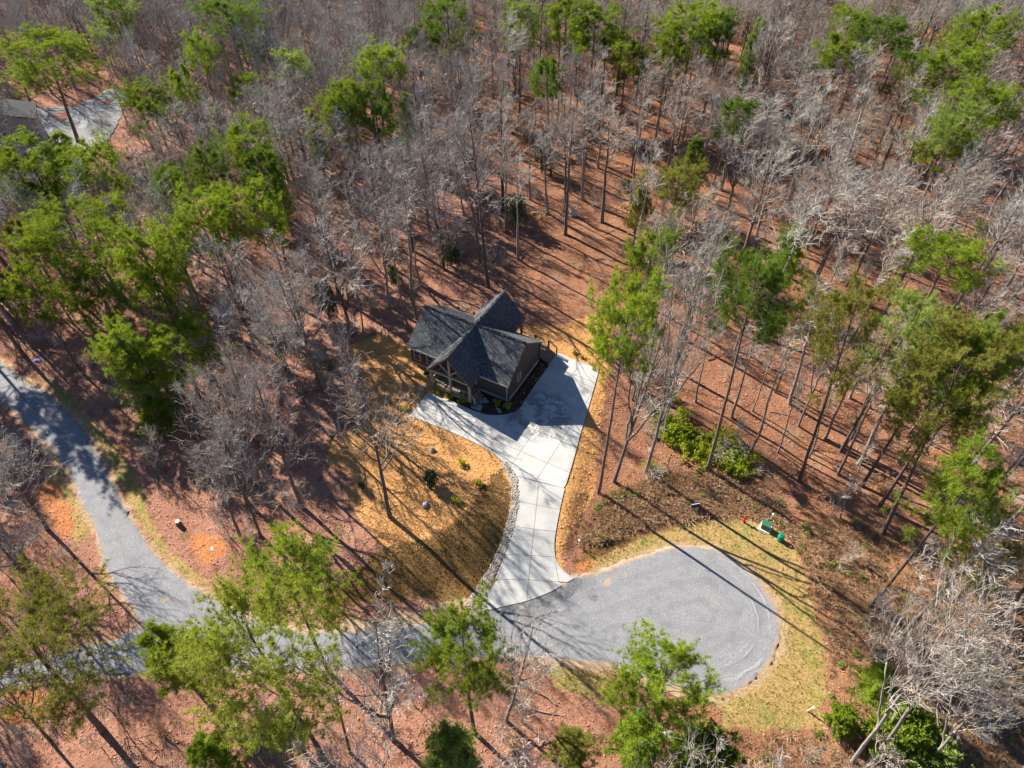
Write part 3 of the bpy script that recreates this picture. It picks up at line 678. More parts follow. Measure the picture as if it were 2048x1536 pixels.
def gen_bare(seed, h, c0, spread, n1=15, forks=0, lean=.02, fine=1.0, trunk_r=.24, up1=.35, tw=1.0):
    r = np.random.default_rng(seed); S = 14; s = np.linspace(0, 1, S)
    off = np.cumsum(r.normal(0, lean, (S, 2)), 0) * h * .12; off -= off[0]
    tr = np.c_[off, s * h][None]; R = (trunk_r * (1 - .82 * s) + .05 * np.exp(-s * 30))[None]
    tP, tR = [tr], [R]
    if forks:
        P, Rf, *_ = spawn(r, tr, R, forks, c0 * .8, c0 * 1.25, (18, 32), lambda t, i: h * (.98 - t), 14, up=.12, wob=.03, rfac=.8, tip=.18)
        tP.append(P); tR.append(Rf)
    lead = np.concatenate(tP); leadR = np.concatenate(tR)
    t0 = c0 if not forks else .25
    prof = lambda t, i: spread * h * np.clip(.35 + 1.1 * (1 - t), .25, 1) * np.where(i == 0, 1, .75)
    b1, r1, *_ = spawn(r, lead[:1], leadR[:1], n1, c0, .97, (30, 68), prof, 9, up=up1, wob=.05, rfac=.55, tip=.25)
    B1, R1 = [b1], [r1]
    if forks:
        b, q, *_ = spawn(r, lead[1:], leadR[1:], max(6, n1 // 2), .3, .97, (28, 62), lambda t, i: spread * h * np.clip(.3 + .9 * (1 - t), .25, 1) * .75, 9, up=up1, wob=.05, rfac=.55, tip=.25)
        B1.append(b); R1.append(q)
    b1 = np.concatenate(B1); r1 = np.concatenate(R1)
    l1 = np.linalg.norm(b1[:, -1] - b1[:, 0], axis=1)
    b2, r2, _, _, l2 = spawn(r, b1, r1, 6, .18, 1.0, (25, 60), lambda t, i: l1[i] * np.clip(.66 - .35 * t, .15, 1), 6, up=.30, wob=.07, rfac=.62, tip=.4, rmin=.026)
    b3, r3, _, _, l3 = spawn(r, b2, r2, int(4.4 * fine), .2, 1.0, (22, 52), lambda t, i: np.clip(l2[i] * .55, .4, 1.5), 4, up=.22, wob=.09, rfac=.65, tip=.5, rmin=.019 * tw)
    b4, r4, *_ = spawn(r, b3, r3, 2, .2, 1.0, (25, 60), lambda t, i: np.clip(l3[i] * .55, .3, .8), 3, up=.16, wob=.09, rfac=.8, tip=.6, rmin=.0135 * tw)
    A = MB()
    for P, q, k in ((lead, leadR, 8), (b1, r1, 5)):
        if P is lead:
            for x, y in zip(tP, tR): V, Q = tubes(x, y, k); A.add(V, quad=Q)
        else: V, Q = tubes(P, q, k); A.add(V, quad=Q)
    B = MB()
    for P, q, k in ((b2, r2, 4), (b3, r3, 3), (b4, r4, 3)): V, Q = tubes(P, q, k); B.add(V, quad=Q)
    return dict(h=h, rad=spread * h, trunk=A, crown=B)
def tufts(r, C, D, blades, L, W, upb=.45):
    """needle tufts: C centres, D branch directions"""
    n = len(C); d = r.normal(0, 1, (n, blades, 3)); d /= np.linalg.norm(d, axis=2, keepdims=True)
    d = d + D[:, None] * .55 + np.array([0, 0, upb]); d /= np.linalg.norm(d, axis=2, keepdims=True)
    side = np.cross(d, r.normal(0, 1, (n, blades, 3))); side /= np.linalg.norm(side, axis=2, keepdims=True)
    LL = L * r.uniform(.6, 1.2, (n, blades, 1)); c = C[:, None]
    base = c + d * LL * .12
    V = np.stack([base - side * W, base + side * W, c + d * LL], 2)
    return V.reshape(-1, 3), np.arange(n * blades * 3).reshape(-1, 3)
def gen_pine(seed, h, c0, spread, n1=46, cone=0.0, blades=24, n2=8, nt=4, tl=.50, twd=.022, trunk_r=.27, drop=0.0):
    r = np.random.default_rng(seed); S = 14; s = np.linspace(0, 1, S)
    off = np.cumsum(r.normal(0, .012, (S, 2)), 0) * h * .12; off -= off[0]
    tr = np.c_[off, s * h][None]; R = (trunk_r * (1 - .85 * s) + .05 * np.exp(-s * 30))[None]
    def prof(t, i):
        x = (t - c0) / (1 - c0)
        rnd = np.sqrt(np.clip(1 - (x * 1.25 - .32) ** 2, .02, 1)); con = 1.05 - x
        return spread * h * (rnd * (1 - cone) + con * cone) * (1 - drop * r.uniform(0, 1, len(t)) ** 2)
    b1, r1, _, _, l1 = spawn(r, tr, R, n1, c0, .985, (52, 88), prof, 7, up=.22, wob=.06, rfac=.35, tip=.3, rmin=.02)
    b2, r2, _, _, l2 = spawn(r, b1, r1, n2, .48 if h > 12 else .3, 1.0, (25, 65), lambda t, i: np.clip(l1[i] * .36, .3, 1.5), 4, up=.18, wob=.08, rfac=.6, tip=.5, rmin=.012)
    A = MB(); V, Q = tubes(tr, R, 9); A.add(V, quad=Q)
    V, Q = tubes(b1, r1, 4); A.add(V, quad=Q); V, Q = tubes(b2, r2, 3); A.add(V, quad=Q)
    ds, dr_, *_ = spawn(r, tr, R, 9, c0 * .45, c0, (60, 95), lambda t, i: np.full(len(t), h * .06), 5, up=-.1, wob=.12, rfac=.25, tip=.4, rmin=.018)
    V, Q = tubes(ds, dr_, 4); A.add(V, quad=Q)
    C = MB(); c, d = [], []
    f = np.linspace(.45, 1, nt)
    for t in f:
        x = t * 3; i = min(int(x), 2); w = x - i
        c.append(b2[:, i] * (1 - w) + b2[:, i + 1] * w); q = b2[:, -1] - b2[:, 0]; d.append(q / np.linalg.norm(q, axis=1, keepdims=True))
    e = b1[:, -1] - b1[:, -2]; c.append(b1[:, -1]); d.append(e / np.linalg.norm(e, axis=1, keepdims=True))
    c.append(tr[:, -1]); d.append(np.array([[0, 0, 1.]]))
    c = np.concatenate(c); d = np.concatenate(d); c = c + r.normal(0, .10, c.shape)
    V, t3 = tufts(r, c, d, blades, tl, twd); C.add(V, tri=t3)
    return dict(h=h, rad=spread * h, trunk=A, crown=C)

BARE, PINE = {}, {}
def reg_bare(key, bark, twig, **kw):
    g = gen_bare(**kw); BARE[key] = dict(h=g['h'], rad=g['rad'], trunk=g['trunk'].mesh('trunk', M[bark], True), crown=g['crown'].mesh('crown', M[twig]))
def reg_pine(key, **kw):
    g = gen_pine(**kw); PINE[key] = dict(h=g['h'], rad=g['rad'], trunk=g['trunk'].mesh('trunk', M['pine_bark'], True), crown=g['crown'].mesh('crown', M['bright']))
reg_bare('wide', 'grey_bark', 'twig', seed=1, h=19, c0=.34, spread=.27, n1=17)
reg_bare('wide2', 'grey_bark', 'twig_pink', seed=2, h=18, c0=.38, spread=.25, n1=16)
reg_bare('fork', 'pale_bark', 'twig_pale', seed=3, h=20, c0=.35, spread=.24, n1=11, forks=2)
reg_bare('fork2', 'grey_bark', 'twig', seed=4, h=19, c0=.30, spread=.22, n1=11, forks=3)
reg_bare('tall', 'grey_bark', 'twig_pink', seed=5, h=22, c0=.52, spread=.16, n1=15, up1=.5)
reg_bare('tall2', 'pale_bark', 'twig', seed=6, h=22, c0=.56, spread=.14, n1=14, up1=.6)
reg_bare('pole', 'pale_bark', 'twig_pink', seed=8, h=17, c0=.60, spread=.12, n1=10, trunk_r=.15, fine=.75, lean=.035)
reg_bare('broom', 'pale_bark', 'twig_pale', seed=9, h=18, c0=.40, spread=.26, n1=20, up1=.75)
reg_bare('small', 'grey_bark', 'twig', seed=10, h=9, c0=.30, spread=.26, n1=10, trunk_r=.09, fine=.75, tw=.9)
reg_bare('young', 'pale_bark', 'twig_pink', seed=11, h=5, c0=.15, spread=.30, n1=8, trunk_r=.04, fine=.6, tw=.85)
reg_pine('high', seed=21, h=22, c0=.66, spread=.185, n1=42)
reg_pine('high2', seed=22, h=22, c0=.68, spread=.165, n1=36, drop=.35)
reg_pine('deep', seed=23, h=20, c0=.56, spread=.225, n1=50, drop=.3)
reg_pine('deep2', seed=24, h=20, c0=.52, spread=.215, n1=46, drop=.45)
reg_pine('huge', seed=29, h=25, c0=.52, spread=.235, n1=66, n2=9, nt=5, blades=22, tl=.42, twd=.020, drop=.3)
reg_pine('huge2', seed=30, h=25, c0=.50, spread=.24, n1=60, n2=9, nt=5, blades=20, tl=.38, twd=.019, drop=.4)
reg_pine('airy', seed=25, h=21, c0=.50, spread=.22, n1=42, blades=17, drop=.5)
reg_pine('young', seed=26, h=10, c0=.25, spread=.22, n1=40, cone=.6, n2=6, nt=3)
reg_pine('cedar', seed=27, h=11, c0=.08, spread=.22, n1=80, cone=.55, blades=16, n2=8, tl=.30, twd=.022)
reg_pine('bush', seed=28, h=4, c0=.05, spread=.42, n1=40, cone=.2, blades=16, n2=7, tl=.26, twd=.05, trunk_r=.06)

ALL_BARE, ALL_PINE = [], []
def place_tree(kind, key, base, top=None, h=None, r=None, label='', group=None, foliage=None, name=None, rz=None):
    P = (PINE if kind == 'pine' else BARE)[key]
    base = np.asarray(base, float)
    o = bpy.data.objects.new(name or ('pine_tree' if kind == 'pine' else 'bare_tree'), None); o.empty_display_size = .3
    o.location = base - np.array([0, 0, .15])
    axis_ = Vector((0, 0, 1)) if top is None else Vector(np.asarray(top) - base)
    h = h or axis_.length
    q = Vector((0, 0, 1)).rotation_difference(axis_)
    rz = RNG.uniform(0, 6.28) if rz is None else rz
    o.rotation_mode = 'QUATERNION'
    from mathutils import Quaternion
    o.rotation_quaternion = q @ Quaternion((0, 0, 1), rz)
    sz = h * (.92 if kind == 'pine' else .96) / P['h']; sx = (r / P['rad']) if r else sz * RNG.uniform(1.0, 1.35)
    sx = min(max(sx, sz * .5), sz * 1.9)
    o.scale = (sx, sx, sz); link(o)
    for pn in ('trunk', 'crown'):
        c = bpy.data.objects.new(pn, P[pn]); link(c, o)
        if pn == 'crown' and foliage:
            c.material_slots[0].link = 'OBJECT'; c.material_slots[0].material = M[foliage]
    tag(o, label, 'tree', group)
    (ALL_PINE if kind == 'pine' else ALL_BARE).append((o, base, h, sx * P['rad']))
    return o
def by_top(x, y, h):
    """base of a tree of height h whose top shows at a pixel"""
    z = 0.
    for _ in range(8):
        p = G0(x, y, z + h); z = float(T(p[None, :2])[0])
    return np.array([p[0], p[1], z])
def by_base(b, t, hmin=4, hmax=30):
    """base on the ground and tip nearest to the sight line of the top pixel"""
    B = G(*b); d = ray(*t); d = d / np.linalg.norm(d); o = np.array([0, 0, CAM_H]); u = np.array([0, 0, 1.])
    w = B - o; a = d @ u; den = 1 - a * a
    s = (d @ w - a * (u @ w)) / den; Q = o + d * s
    off = (Q - B)[:2]; hh = Q[2] - B[2]; m = .10 * hh
    if np.hypot(*off) > m: off = off / np.hypot(*off) * m
    return B, np.array([B[0] + off[0], B[1] + off[1], B[2] + min(max(hh, hmin), hmax)])
def m_per_px(base, h):
    return float((np.asarray(base) + np.array([0, 0, h]) - np.array([0, 0, CAM_H])) @ FW) / FPX

# ------------------------------------------------------------------ pines one can tell apart
# (top px, crown radius px, base px or height, kind, foliage, label)
PINES = [
 ((85, 60), 95, (157, 285), 'huge', 'bright', 'big round pine at the upper left corner, over the pale grey house'),
 ((285, 162), 58, 14, 'deep', 'bright', 'yellow-green pine right of the paved drive in the upper left'),
 ((352, 122), 26, 17, 'high2', 'bright', 'slender small-crowned pine above the yellow-green pine of the upper left'),
 ((470, 150), 36, (540, 302), 'deep2', 'bright', 'thin leaning pine with long dark trunk beside a pale shrubby tree, upper left'),
 ((425, 205), 26, 8, 'cedar', 'pale_green', 'small pale grey-green leafy tree at the foot of a thin pine, upper left'),
 ((205, -25), 46, 17, 'deep2', 'pale_green', 'pale green pine cut by the top edge near the upper left corner'),
 ((385, 62), 26, 16, 'high', 'bright', 'small bright pine tuft left of the dark pine at the top edge'),
 ((442, -20), 72, 19, 'airy', 'deep', 'large dark pine at the top edge, in the left quarter'),
 ((478, 240), 42, 16, 'high', 'bright', 'bright flat-topped pine above a pair of dark green pines, left woods'),
 ((398, 285), 42, 16, 'deep', 'deep', 'left one of a pair of dark green pines in the left woods'),
 ((505, 290), 45, 16, 'high2', 'deep', 'right one of a pair of dark green pines in the left woods'),
 ((320, 325), 37, 15, 'deep', 'deep', 'deep green rounded pine above a pale grey shrub, left woods'),
 ((395, 372), 66, 16, 'deep', 'bright', 'broad yellow-green pine in the middle of the left woods'),
 ((510, 362), 42, 16, 'deep2', 'bright', 'fine green pine right of the broad yellow-green pine, left woods'),
 ((35, 280), 78, 17, 'deep2', 'bright', 'clumpy pine at the left edge just below the pale grey house'),
 ((170, 282), 48, 15, 'deep', 'bright', 'rounded pine in front of the paved drive of the grey house'),
 ((118, 402), 96, (240, 668), 'huge', 'bright', 'huge spreading pine with long leaning trunk, left edge'),
 ((262, 450), 60, 18, 'deep', 'bright', 'bright pine overlapping the huge spreading pine on its right'),
 ((15, 430), 30, 15, 'high2', 'olive', 'dull olive pine at the left edge beside the huge spreading pine'),
 ((330, 440), 40, 15, 'deep2', 'bright', 'lower pine between the broad yellow-green pine and the bare woods'),
 ((230, 520), 40, 14, 'airy', 'deep', 'loose dark pine under the bright pine of the left woods'),
 ((212, 648), 44, 13, 'deep2', 'bright', 'bright pine top rising behind the soft pale cedar by the gravel road'),
 ((248, 668), 62, 11, 'cedar', 'pale_green', 'soft pale green cedar beside the upper bend of the gravel road'),
 ((345, 645), 74, (405, 812), 'deep2', 'bright', 'bright open pine right of the soft cedar, above the leaf covered bank'),
 ((320, 795), 40, (330, 880), 'young', 'bright', 'short young pine hanging over the orange bank by the road'),
 ((125, 1105), 172, (205, 1462), 'huge2', 'olive', 'huge thin-needled olive pine over the road fork, lower left'),
 ((545, 1110), 105, 18, 'huge', 'bright', 'dense bright pine crown on the far side of the lower road'),
 ((470, 1205), 150, (662, 1540), 'huge', 'yellowish', 'huge yellowish pine with thick dark leaning trunk, lower left'),
 ((290, 1255), 58, 12, 'young', 'bright', 'small bright pine between the two huge pines of the lower left'),
 ((920, 1243), 84, (948, 1465), 'deep', 'bright', 'full bright pine below the foot of the driveway'),
 ((1335, 1318), 92, (1312, 1466), 'deep2', 'bright', 'open pine in front of the gravel turning circle'),
 ((1235, 1340), 34, (1240, 1500), 'high2', 'bright', 'thin side pine touching the open pine of the turning circle'),
 ((1420, 1490), 55, 5, 'bush', 'bright', 'low bright pine thicket at the bottom edge below the turning circle'),
 ((1290, 1455), 60, 7, 'young', 'bright', 'young pine at the foot of the open pine, bottom edge'),
 ((895, 1462), 58, 8, 'cedar', 'pale_green', 'yellowish soft young tree at the bottom edge, left of centre'),
 ((1150, 1470), 45, 6, 'young', 'olive', 'thin olive sapling among brush at the bottom edge'),
 ((395, 1480), 50, 7, 'young', 'bright', 'young pine low at the bottom edge under the huge yellowish pine'),
 ((560, 1440), 40, 6, 'young', 'pale_green', 'pale young pine under the thick leaning trunk, bottom edge'),
 ((75, 355), 46, 14, 'deep2', 'deep', 'dark lower pine under the clumpy pine of the left edge'),
 ((20, 520), 44, 15, 'deep2', 'bright', 'lit pine at the left edge, lower left of the huge spreading pine'),
 ((150, 545), 46, 13, 'deep2', 'bright', 'lower pine in front of the huge spreading pine, left edge'),
 ((300, 520), 38, 14, 'deep', 'bright', 'round pine in the gap right of the huge spreading pine'),
 ((205, 385), 36, 14, 'high', 'bright', 'small flat pine above the huge spreading pine'),
 ((430, 420), 34, 13, 'deep2', 'bright', 'small pine at the foot of the broad yellow-green pine'),
 ((110, 255), 30, 10, 'young', 'pale_green', 'soft grey-green young pine right of the grey house wall'),
 ((575, 90), 34, 15, 'deep2', 'pale_green', 'pale pine in the grey woods left of the bright round pine, top'),
 ((1290, 330), 26, 12, 'young', 'olive', 'thin olive young pine at the top of the leaf clearing'),
 ((1260, 70), 40, 15, 'deep2', 'bright', 'pine below the broad yellow-green pine near the top'),
 ((1640, 560), 36, 15, 'airy', 'olive', 'faint olive pine between the tall pine and the dull olive pine'),
 ((1930, 640), 60, 21, 'deep2', 'pale_green', 'pale green pine left behind the giant right edge pine'),
 ((757, 82), 44, 17, 'high', 'bright', 'bright round pine in the upper middle, left of a darker forked pine'),
 ((848, 44), 42, (868, 185), 'high2', 'deep', 'darker forked pine near the top, left of centre'),
 ((668, 178), 38, 15, 'deep', 'bright', 'bright pine of a group in the upper middle, leftmost large crown'),
 ((742, 165), 42, 16, 'deep2', 'deep', 'tall dark pine in the middle of the upper middle group'),
 ((690, 148), 30, 17, 'high', 'bright', 'lit pine crown at the back of the upper middle group'),
 ((806, 178), 20, 12, 'young', 'pale_green', 'narrow yellow-green young pine beside the upper middle group'),
 ((618, 208), 24, 12, 'young', 'bright', 'small pine at the left end of the upper middle group'),
 ((545, 320), 20, 11, 'young', 'bright', 'tiny bright pine at the edge of the bare woods, left of centre'),
 ((890, -25), 56, 18, 'airy', 'deep', 'dark see-through pine cut by the top edge, left of centre'),
 ((1093, 105), 31, (1102, 352), 'high2', 'deep', 'tall lone pine with long bare trunk in the upper centre'),
 ((1042, -10), 38, 17, 'deep2', 'pale_green', 'pale pine at the top edge right of centre'),
 ((1135, -12), 42, 17, 'deep', 'bright', 'green pine at the top edge, left of a broader pair'),
 ((1195, 5), 58, 17, 'deep', 'bright', 'broad yellow-green pine near the top, right of centre'),
 ((1395, -2), 66, 18, 'deep', 'bright', 'massive bright pine at the top edge right of centre'),
 ((1345, 62), 38, 15, 'deep2', 'bright', 'lower left companion of the massive bright pine at the top'),
 ((1450, 12), 34, 17, 'deep', 'deep', 'dark right companion of the massive bright pine at the top'),
 ((1525, 28), 24, 14, 'cedar', 'pale_green', 'pale narrow conifer among bare white branches near the top'),
 ((1712, 8), 34, (1652, 205), 'high', 'bright', 'small round pine crown on a dark leaning trunk, upper right'),
 ((1690, 62), 46, 16, 'high2', 'bright', 'layered pine with flat lit branches, upper right group left side'),
 ((1785, 25), 52, (1715, 245), 'high', 'deep', 'spreading dark pine in the middle of the upper right group'),
 ((1840, 90), 42, 16, 'airy', 'deep', 'thin dark pine at the right of the upper right group'),
 ((1985, 15), 66, 19, 'deep', 'bright', 'large pine in the upper right corner'),
 ((1930, 82), 62, 18, 'deep2', 'bright', 'lit pine left below the large pine of the upper right corner'),
 ((1998, 150), 60, 18, 'deep2', 'bright', 'pine with layered branches at the right edge, below the corner pine'),
 ((1945, 190), 52, 17, 'airy', 'pale_green', 'yellowish open pine in the right edge stand'),
 ((1492, 188), 36, (1420, 385), 'deep2', 'deep', 'dark narrow pine among white bare trees, upper right of centre'),
 ((1398, 265), 30, 12, 'cedar', 'deep', 'small deep green conifer in the bare woods right of centre'),
 ((1365, 315), 58, 14, 'airy', 'olive', 'see-through olive pine right of the red leaf clearing'),
 ((1882, 232), 54, (1840, 420), 'deep2', 'bright', 'bright pine left of a red leaf gully, right side'),
 ((1925, 470), 72, 15, 'high', 'bright', 'flat wide pine crown at the right above the purple bare thicket'),
 ((1600, 440), 34, 12, 'young', 'bright', 'small bright pine behind a fan of white branches, right of centre'),
 ((1315, 445), 52, 20, 'deep2', 'bright', 'tall pine behind the pale bare trees, right of the leaf clearing'),
 ((1268, 548), 64, (1197, 986), 'high', 'bright', 'tall pine with dense round crown standing beside the driveway'),
 ((1535, 482), 74, (1416, 941), 'high', 'deep', 'tall pine whose trunk rises from the yellow-green bushes'),
 ((1735, 533), 72, (1599, 962), 'airy', 'olive', 'dull olive pine right of the tall pine over the bushes'),
 ((1865, 568), 64, 21, 'airy', 'pale_green', 'pale yellow pine between the olive pine and the right edge giant'),
 ((1965, 655), 120, (1766, 1066), 'huge', 'olive', 'giant pine at the right edge with thick leaning trunk'),
 ((2010, 640), 70, 23, 'deep', 'bright', 'bright green crown behind the giant right edge pine'),
 ((1990, 905), 74, 21, 'deep2', 'bright', 'bright spreading pine at the right edge under the giant pine'),
 ((2030, 1080), 50, 16, 'airy', 'olive', 'olive pine branches at the right edge over white bare limbs'),
 ((1780, 1340), 40, 5, 'young', 'bright', 'young bright pine among the bare limbs at the lower right'),
 ((1830, 1440), 55, 5, 'bush', 'bright', 'bushy green pine sapling at the bottom right, between pale trunks'),
 ((1985, 1300), 40, 8, 'young', 'olive', 'olive young pine at the right edge, lower right woods'),
 ((1880, 1495), 50, 4, 'bush', 'pale_green', 'low pale green sapling clump at the bottom edge, lower right'),
 ((1700, 1425), 26, 3.5, 'bush', 'bright', 'small sapling left of the twin pale trunks, lower right'),
]
for top, rp, bs, key, fol, lab in PINES:
    if isinstance(bs, tuple): b, t = by_base(bs, top)
    else: b = by_top(*top, bs); t = b + np.array([0, 0, bs])
    h = np.linalg.norm(t - b)
    place_tree('pine', key, b, t, None, 1.06 * rp * m_per_px(b, h * .8), lab, None, fol)

# ------------------------------------------------------------------ bare trees one can tell apart: (base px, top px, kind, crown radius px, label)
BARES = [
 ((977, 574), (935, 195), 'wide', 95, 'towering bare tree directly behind the house'),
 ((962, 526), (905, 240), 'tall', 60, 'bare tree close behind the towering one, its trunk half hidden by it'),
 ((883, 497), (838, 290), 'wide2', 60, 'bare tree left of the towering one behind the house, dark straight trunk'),
 ((834, 638), (812, 325), 'pole', 55, 'slim bare tree at the left rear corner of the house'),
 ((818, 660), (775, 400), 'pole', 40, 'slender bare tree left of the slim one by the house'),
 ((840, 562), (815, 380), 'pole', 30, 'thin pole tree behind the slim one by the house'),
 ((780, 1034), (728, 740), 'wide2', 100, 'leafless tree standing alone in the straw front lawn'),
 ((712, 812), (690, 650), 'small', 45, 'small thin bare tree at the left edge of the straw lawn'),
 ((664, 803), (540, 545), 'wide', 85, 'right one of twin dark trunks left of the lawn'),
 ((644, 783), (560, 500), 'wide2', 85, 'left one of twin dark trunks left of the lawn'),
 ((705, 671), (640, 440), 'fork2', 75, 'thick dark leaning bare tree left of the house'),
 ((727, 678), (690, 480), 'pole', 28, 'thin straight sapling next to the thick leaning tree left of the house'),
 ((630, 845), (520, 620), 'wide', 75, 'bare tree between the twin trunks and the bright open pine'),
 ((512, 698), (420, 480), 'wide', 80, 'bare spreading tree right behind the bright open pine by the bank'),
 ((602, 1013), (505, 740), 'wide2', 85, 'bare tree on the leaf slope, left of the lone lawn tree'),
 ((521, 977), (405, 715), 'fork2', 75, 'dark leaning bare tree in the middle of the left leaf slope'),
 ((497, 1008), (420, 800), 'wide2', 85, 'bare tree with low drooping white twigs on the left leaf slope'),
 ((521, 1072), (440, 860), 'wide', 75, 'bare tree nearest the dense bright pine on the leaf slope'),
 ((482, 1077), (405, 890), 'tall', 55, 'slim bare tree at the lower end of the leaf slope by the red clay patch'),
 ((330, 955), (308, 840), 'small', 25, 'thin sapling on the orange bank right of the gravel road'),
 ((560, 905), (470, 690), 'wide2', 70, 'bare tree in the thick of the left leaf slope'),
 ((582, 760), (480, 560), 'fork2', 75, 'bare tree in shade between the bright open pine and the twin trunks'),
 ((1204, 444), (1222, 200), 'tall', 60, 'straight dark trunk at the upper edge of the red leaf clearing'),
 ((1095, 427), (1085, 250), 'tall2', 36, 'slim trunk above the fallen log behind the house'),
 ((1131, 423), (1130, 190), 'tall', 48, 'slim trunk just left of the uprooted stump'),
 ((1166, 400), (1172, 180), 'tall2', 48, 'tall slim trunk right of the uprooted stump'),
 ((1261, 406), (1268, 230), 'pole', 40, 'thin pole right of the straight dark trunk of the clearing'),
 ((1196, 336), (1208, 160), 'tall2', 40, 'slim tree further back behind the straight dark trunk'),
 ((1007, 420), (1000, 190), 'tall', 60, 'bare tree right of the towering one, behind the dark cedar clump'),
 ((1228, 963), (1345, 600), 'fork2', 75, 'dark forked bare trunk next to the dense round pine by the driveway'),
 ((1291, 946), (1420, 490), 'fork', 85, 'tall pale bare tree left of the yellow-green bushes'),
 ((1265, 800), (1300, 680), 'small', 45, 'small twisted bare tree beside the driveway edge'),
 ((1502, 901), (1590, 640), 'pole', 45, 'light slender trunk right of the yellow-green bushes'),
 ((1556, 904), (1610, 760), 'pole', 25, 'short crooked thin trunk in the right slope'),
 ((1618, 915), (1670, 740), 'pole', 28, 'thin trunk just right of the olive pine trunk'),
 ((1580, 808), (1650, 560), 'tall2', 55, 'straight pale trunk in the middle of the right red slope'),
 ((1597, 852), (1700, 600), 'fork', 50, 'twin pale trunks rising from one foot on the right red slope'),
 ((1649, 877), (1740, 680), 'tall2', 45, 'light trunk right of the twin pale trunks'),
 ((1690, 891), (1775, 720), 'pole', 38, 'slim trunk above the giant pine trunk on the right slope'),
 ((1676, 949), (1790, 700), 'tall', 55, 'dark straight trunk left of the giant right edge pine'),
 ((1717, 929), (1850, 640), 'tall2', 65, 'pale leaning trunk between the dark straight trunk and the giant pine'),
 ((1680, 1036), (1770, 830), 'pole', 30, 'long pale thin trunk left of the giant pine foot'),
 ((1796, 926), (1890, 760), 'pole', 35, 'slim pale trunk behind the giant pine trunk'),
 ((1796, 990), (1900, 800), 'pole', 35, 'thin dark sapling right behind the giant pine foot'),
 ((1464, 836), (1520, 640), 'tall2', 45, 'slim trunk behind the tall pine of the yellow-green bushes'),
 ((1392, 805), (1418, 640), 'pole', 32, 'thin white pole left of the tall pine over the bushes'),
 ((1505, 822), (1545, 690), 'pole', 24, 'thin sapling at the upper end of the right red slope'),
 ((1704, 1526), (1860, 1140), 'fork', 110, 'left one of twin pale trunks at the bottom right'),
 ((1748, 1520), (1950, 1200), 'broom', 110, 'right one of twin pale trunks at the bottom right'),
 ((1836, 1545), (2010, 1290), 'fork', 90, 'pale trunk at the bottom edge nearest the right corner'),
 ((1790, 1290), (2020, 1040), 'tall2', 80, 'long pale leaning trunk reaching to the right edge'),
 ((787, 1482), (755, 1240), 'fork2', 95, 'bare tree at the bottom below the gravel road, left of the full bright pine'),
 ((1012, 1442), (1105, 1245), 'fork', 85, 'bare bushy tree right of the full bright pine below the driveway'),
 ((700, 1505), (650, 1300), 'tall', 55, 'slim bare tree right of the huge yellowish pine, bottom edge'),
 ((40, 1110), (-20, 880), 'broom', 120, 'bare tree at the left edge over the curve of the gravel road'),
 ((95, 1060), (30, 830), 'wide', 90, 'bare tree at the left edge whose branches reach the shaded road'),
 ((70, 1180), (10, 1020), 'wide2', 90, 'bare tree at the left edge, below the curve of the gravel road'),
 ((100, 1480), (0, 1240), 'fork2', 60, 'bare trunk in the lower left corner under the olive pine'),
 ((1630, 560), (1720, 370), 'broom', 130, 'white fan-shaped bare tree on the right, brightest of the woods'),
 ((1720, 520), (1830, 360), 'broom', 110, 'white bare tree right of the fan-shaped one'),
 ((1440, 380), (1500, 180), 'fork', 90, 'pale many-stemmed bare tree above the olive see-through pine'),
 ((1560, 280), (1620, 110), 'broom', 90, 'white-limbed bare tree left of the upper right pine group'),
 ((28, 335), (10, 185), 'fork', 60, 'pale forked bare tree standing before the grey house wall'),
 ((105, 322), (112, 205), 'pole', 26, 'thin bare tree at the right corner of the grey house'),
 ((-25, 300), (-40, 170), 'wide', 70, 'bare tree at the left edge beside the grey house'),
 ((60, 205), (48, 95), 'wide', 70, 'bare tree directly behind the grey house'),
 ((150, 175), (160, 70), 'wide2', 70, 'bare tree behind the paved drive of the grey house'),
 ((1850, 120), (1900, -30), 'fork', 110, 'big pale-limbed bare tree at the top edge, upper right'),
]
for bs, tp, key, rp, lab in BARES:
    b, t = by_base(bs, tp); h = np.linalg.norm(t - b)
    place_tree('bare', key, b, t, None, rp * m_per_px(b, h * .75), lab)

for px_, h_, key, lab in (((-95, 640), 19, 'deep', 'pine just beyond the left edge above the shaded road'), ((-40, 575), 20, 'deep2', 'tall pine at the left edge beside the dark evergreen thicket'), ((-190, 700), 20, 'deep', 'pine farther beyond the left edge over the shaded road'), ((48, 712), 17, 'high', 'slender pine standing at the upper bend of the gravel road by the blue tarp')):
    place_tree('pine', key, G(*px_), None, h_, None, lab, None, 'deep')

# dead snag with a few broken limbs
b, t = by_base((1668, 430), (1722, 215))
h = t[2] - b[2]; snag = empty('dead_snag', b - np.array([0, 0, .2]), 0, 'white dead snag with short broken limbs among the right woods', 'dead tree')
s_ = np.linspace(0, 1, 9); ax_ = (t - b)
V, Q = tubes((ax_[None] * s_[:, None] + np.c_[np.sin(s_ * 7) * .12, np.cos(s_ * 5) * .1 - .1, s_ * 0])[None], (.17 - .11 * s_)[None], 8); MB().add(V, quad=Q).build('trunk', M['wood_dead'], snag, True)
mb = MB()
for k in range(9):
    f = .35 + .065 * k; a = 2.4 * k; p = ax_ * f; L = 1.5 - .9 * f * RNG.uniform(.5, 1)
    V, Q = tubes((p[None] + np.linspace(0, 1, 4)[:, None] * L * np.array([math.cos(a), math.sin(a), .35]))[None], np.array([[.07, .06, .05, .035]]), 5); mb.add(V, quad=Q)
mb.build('limbs', M['wood_dead'], snag, True)

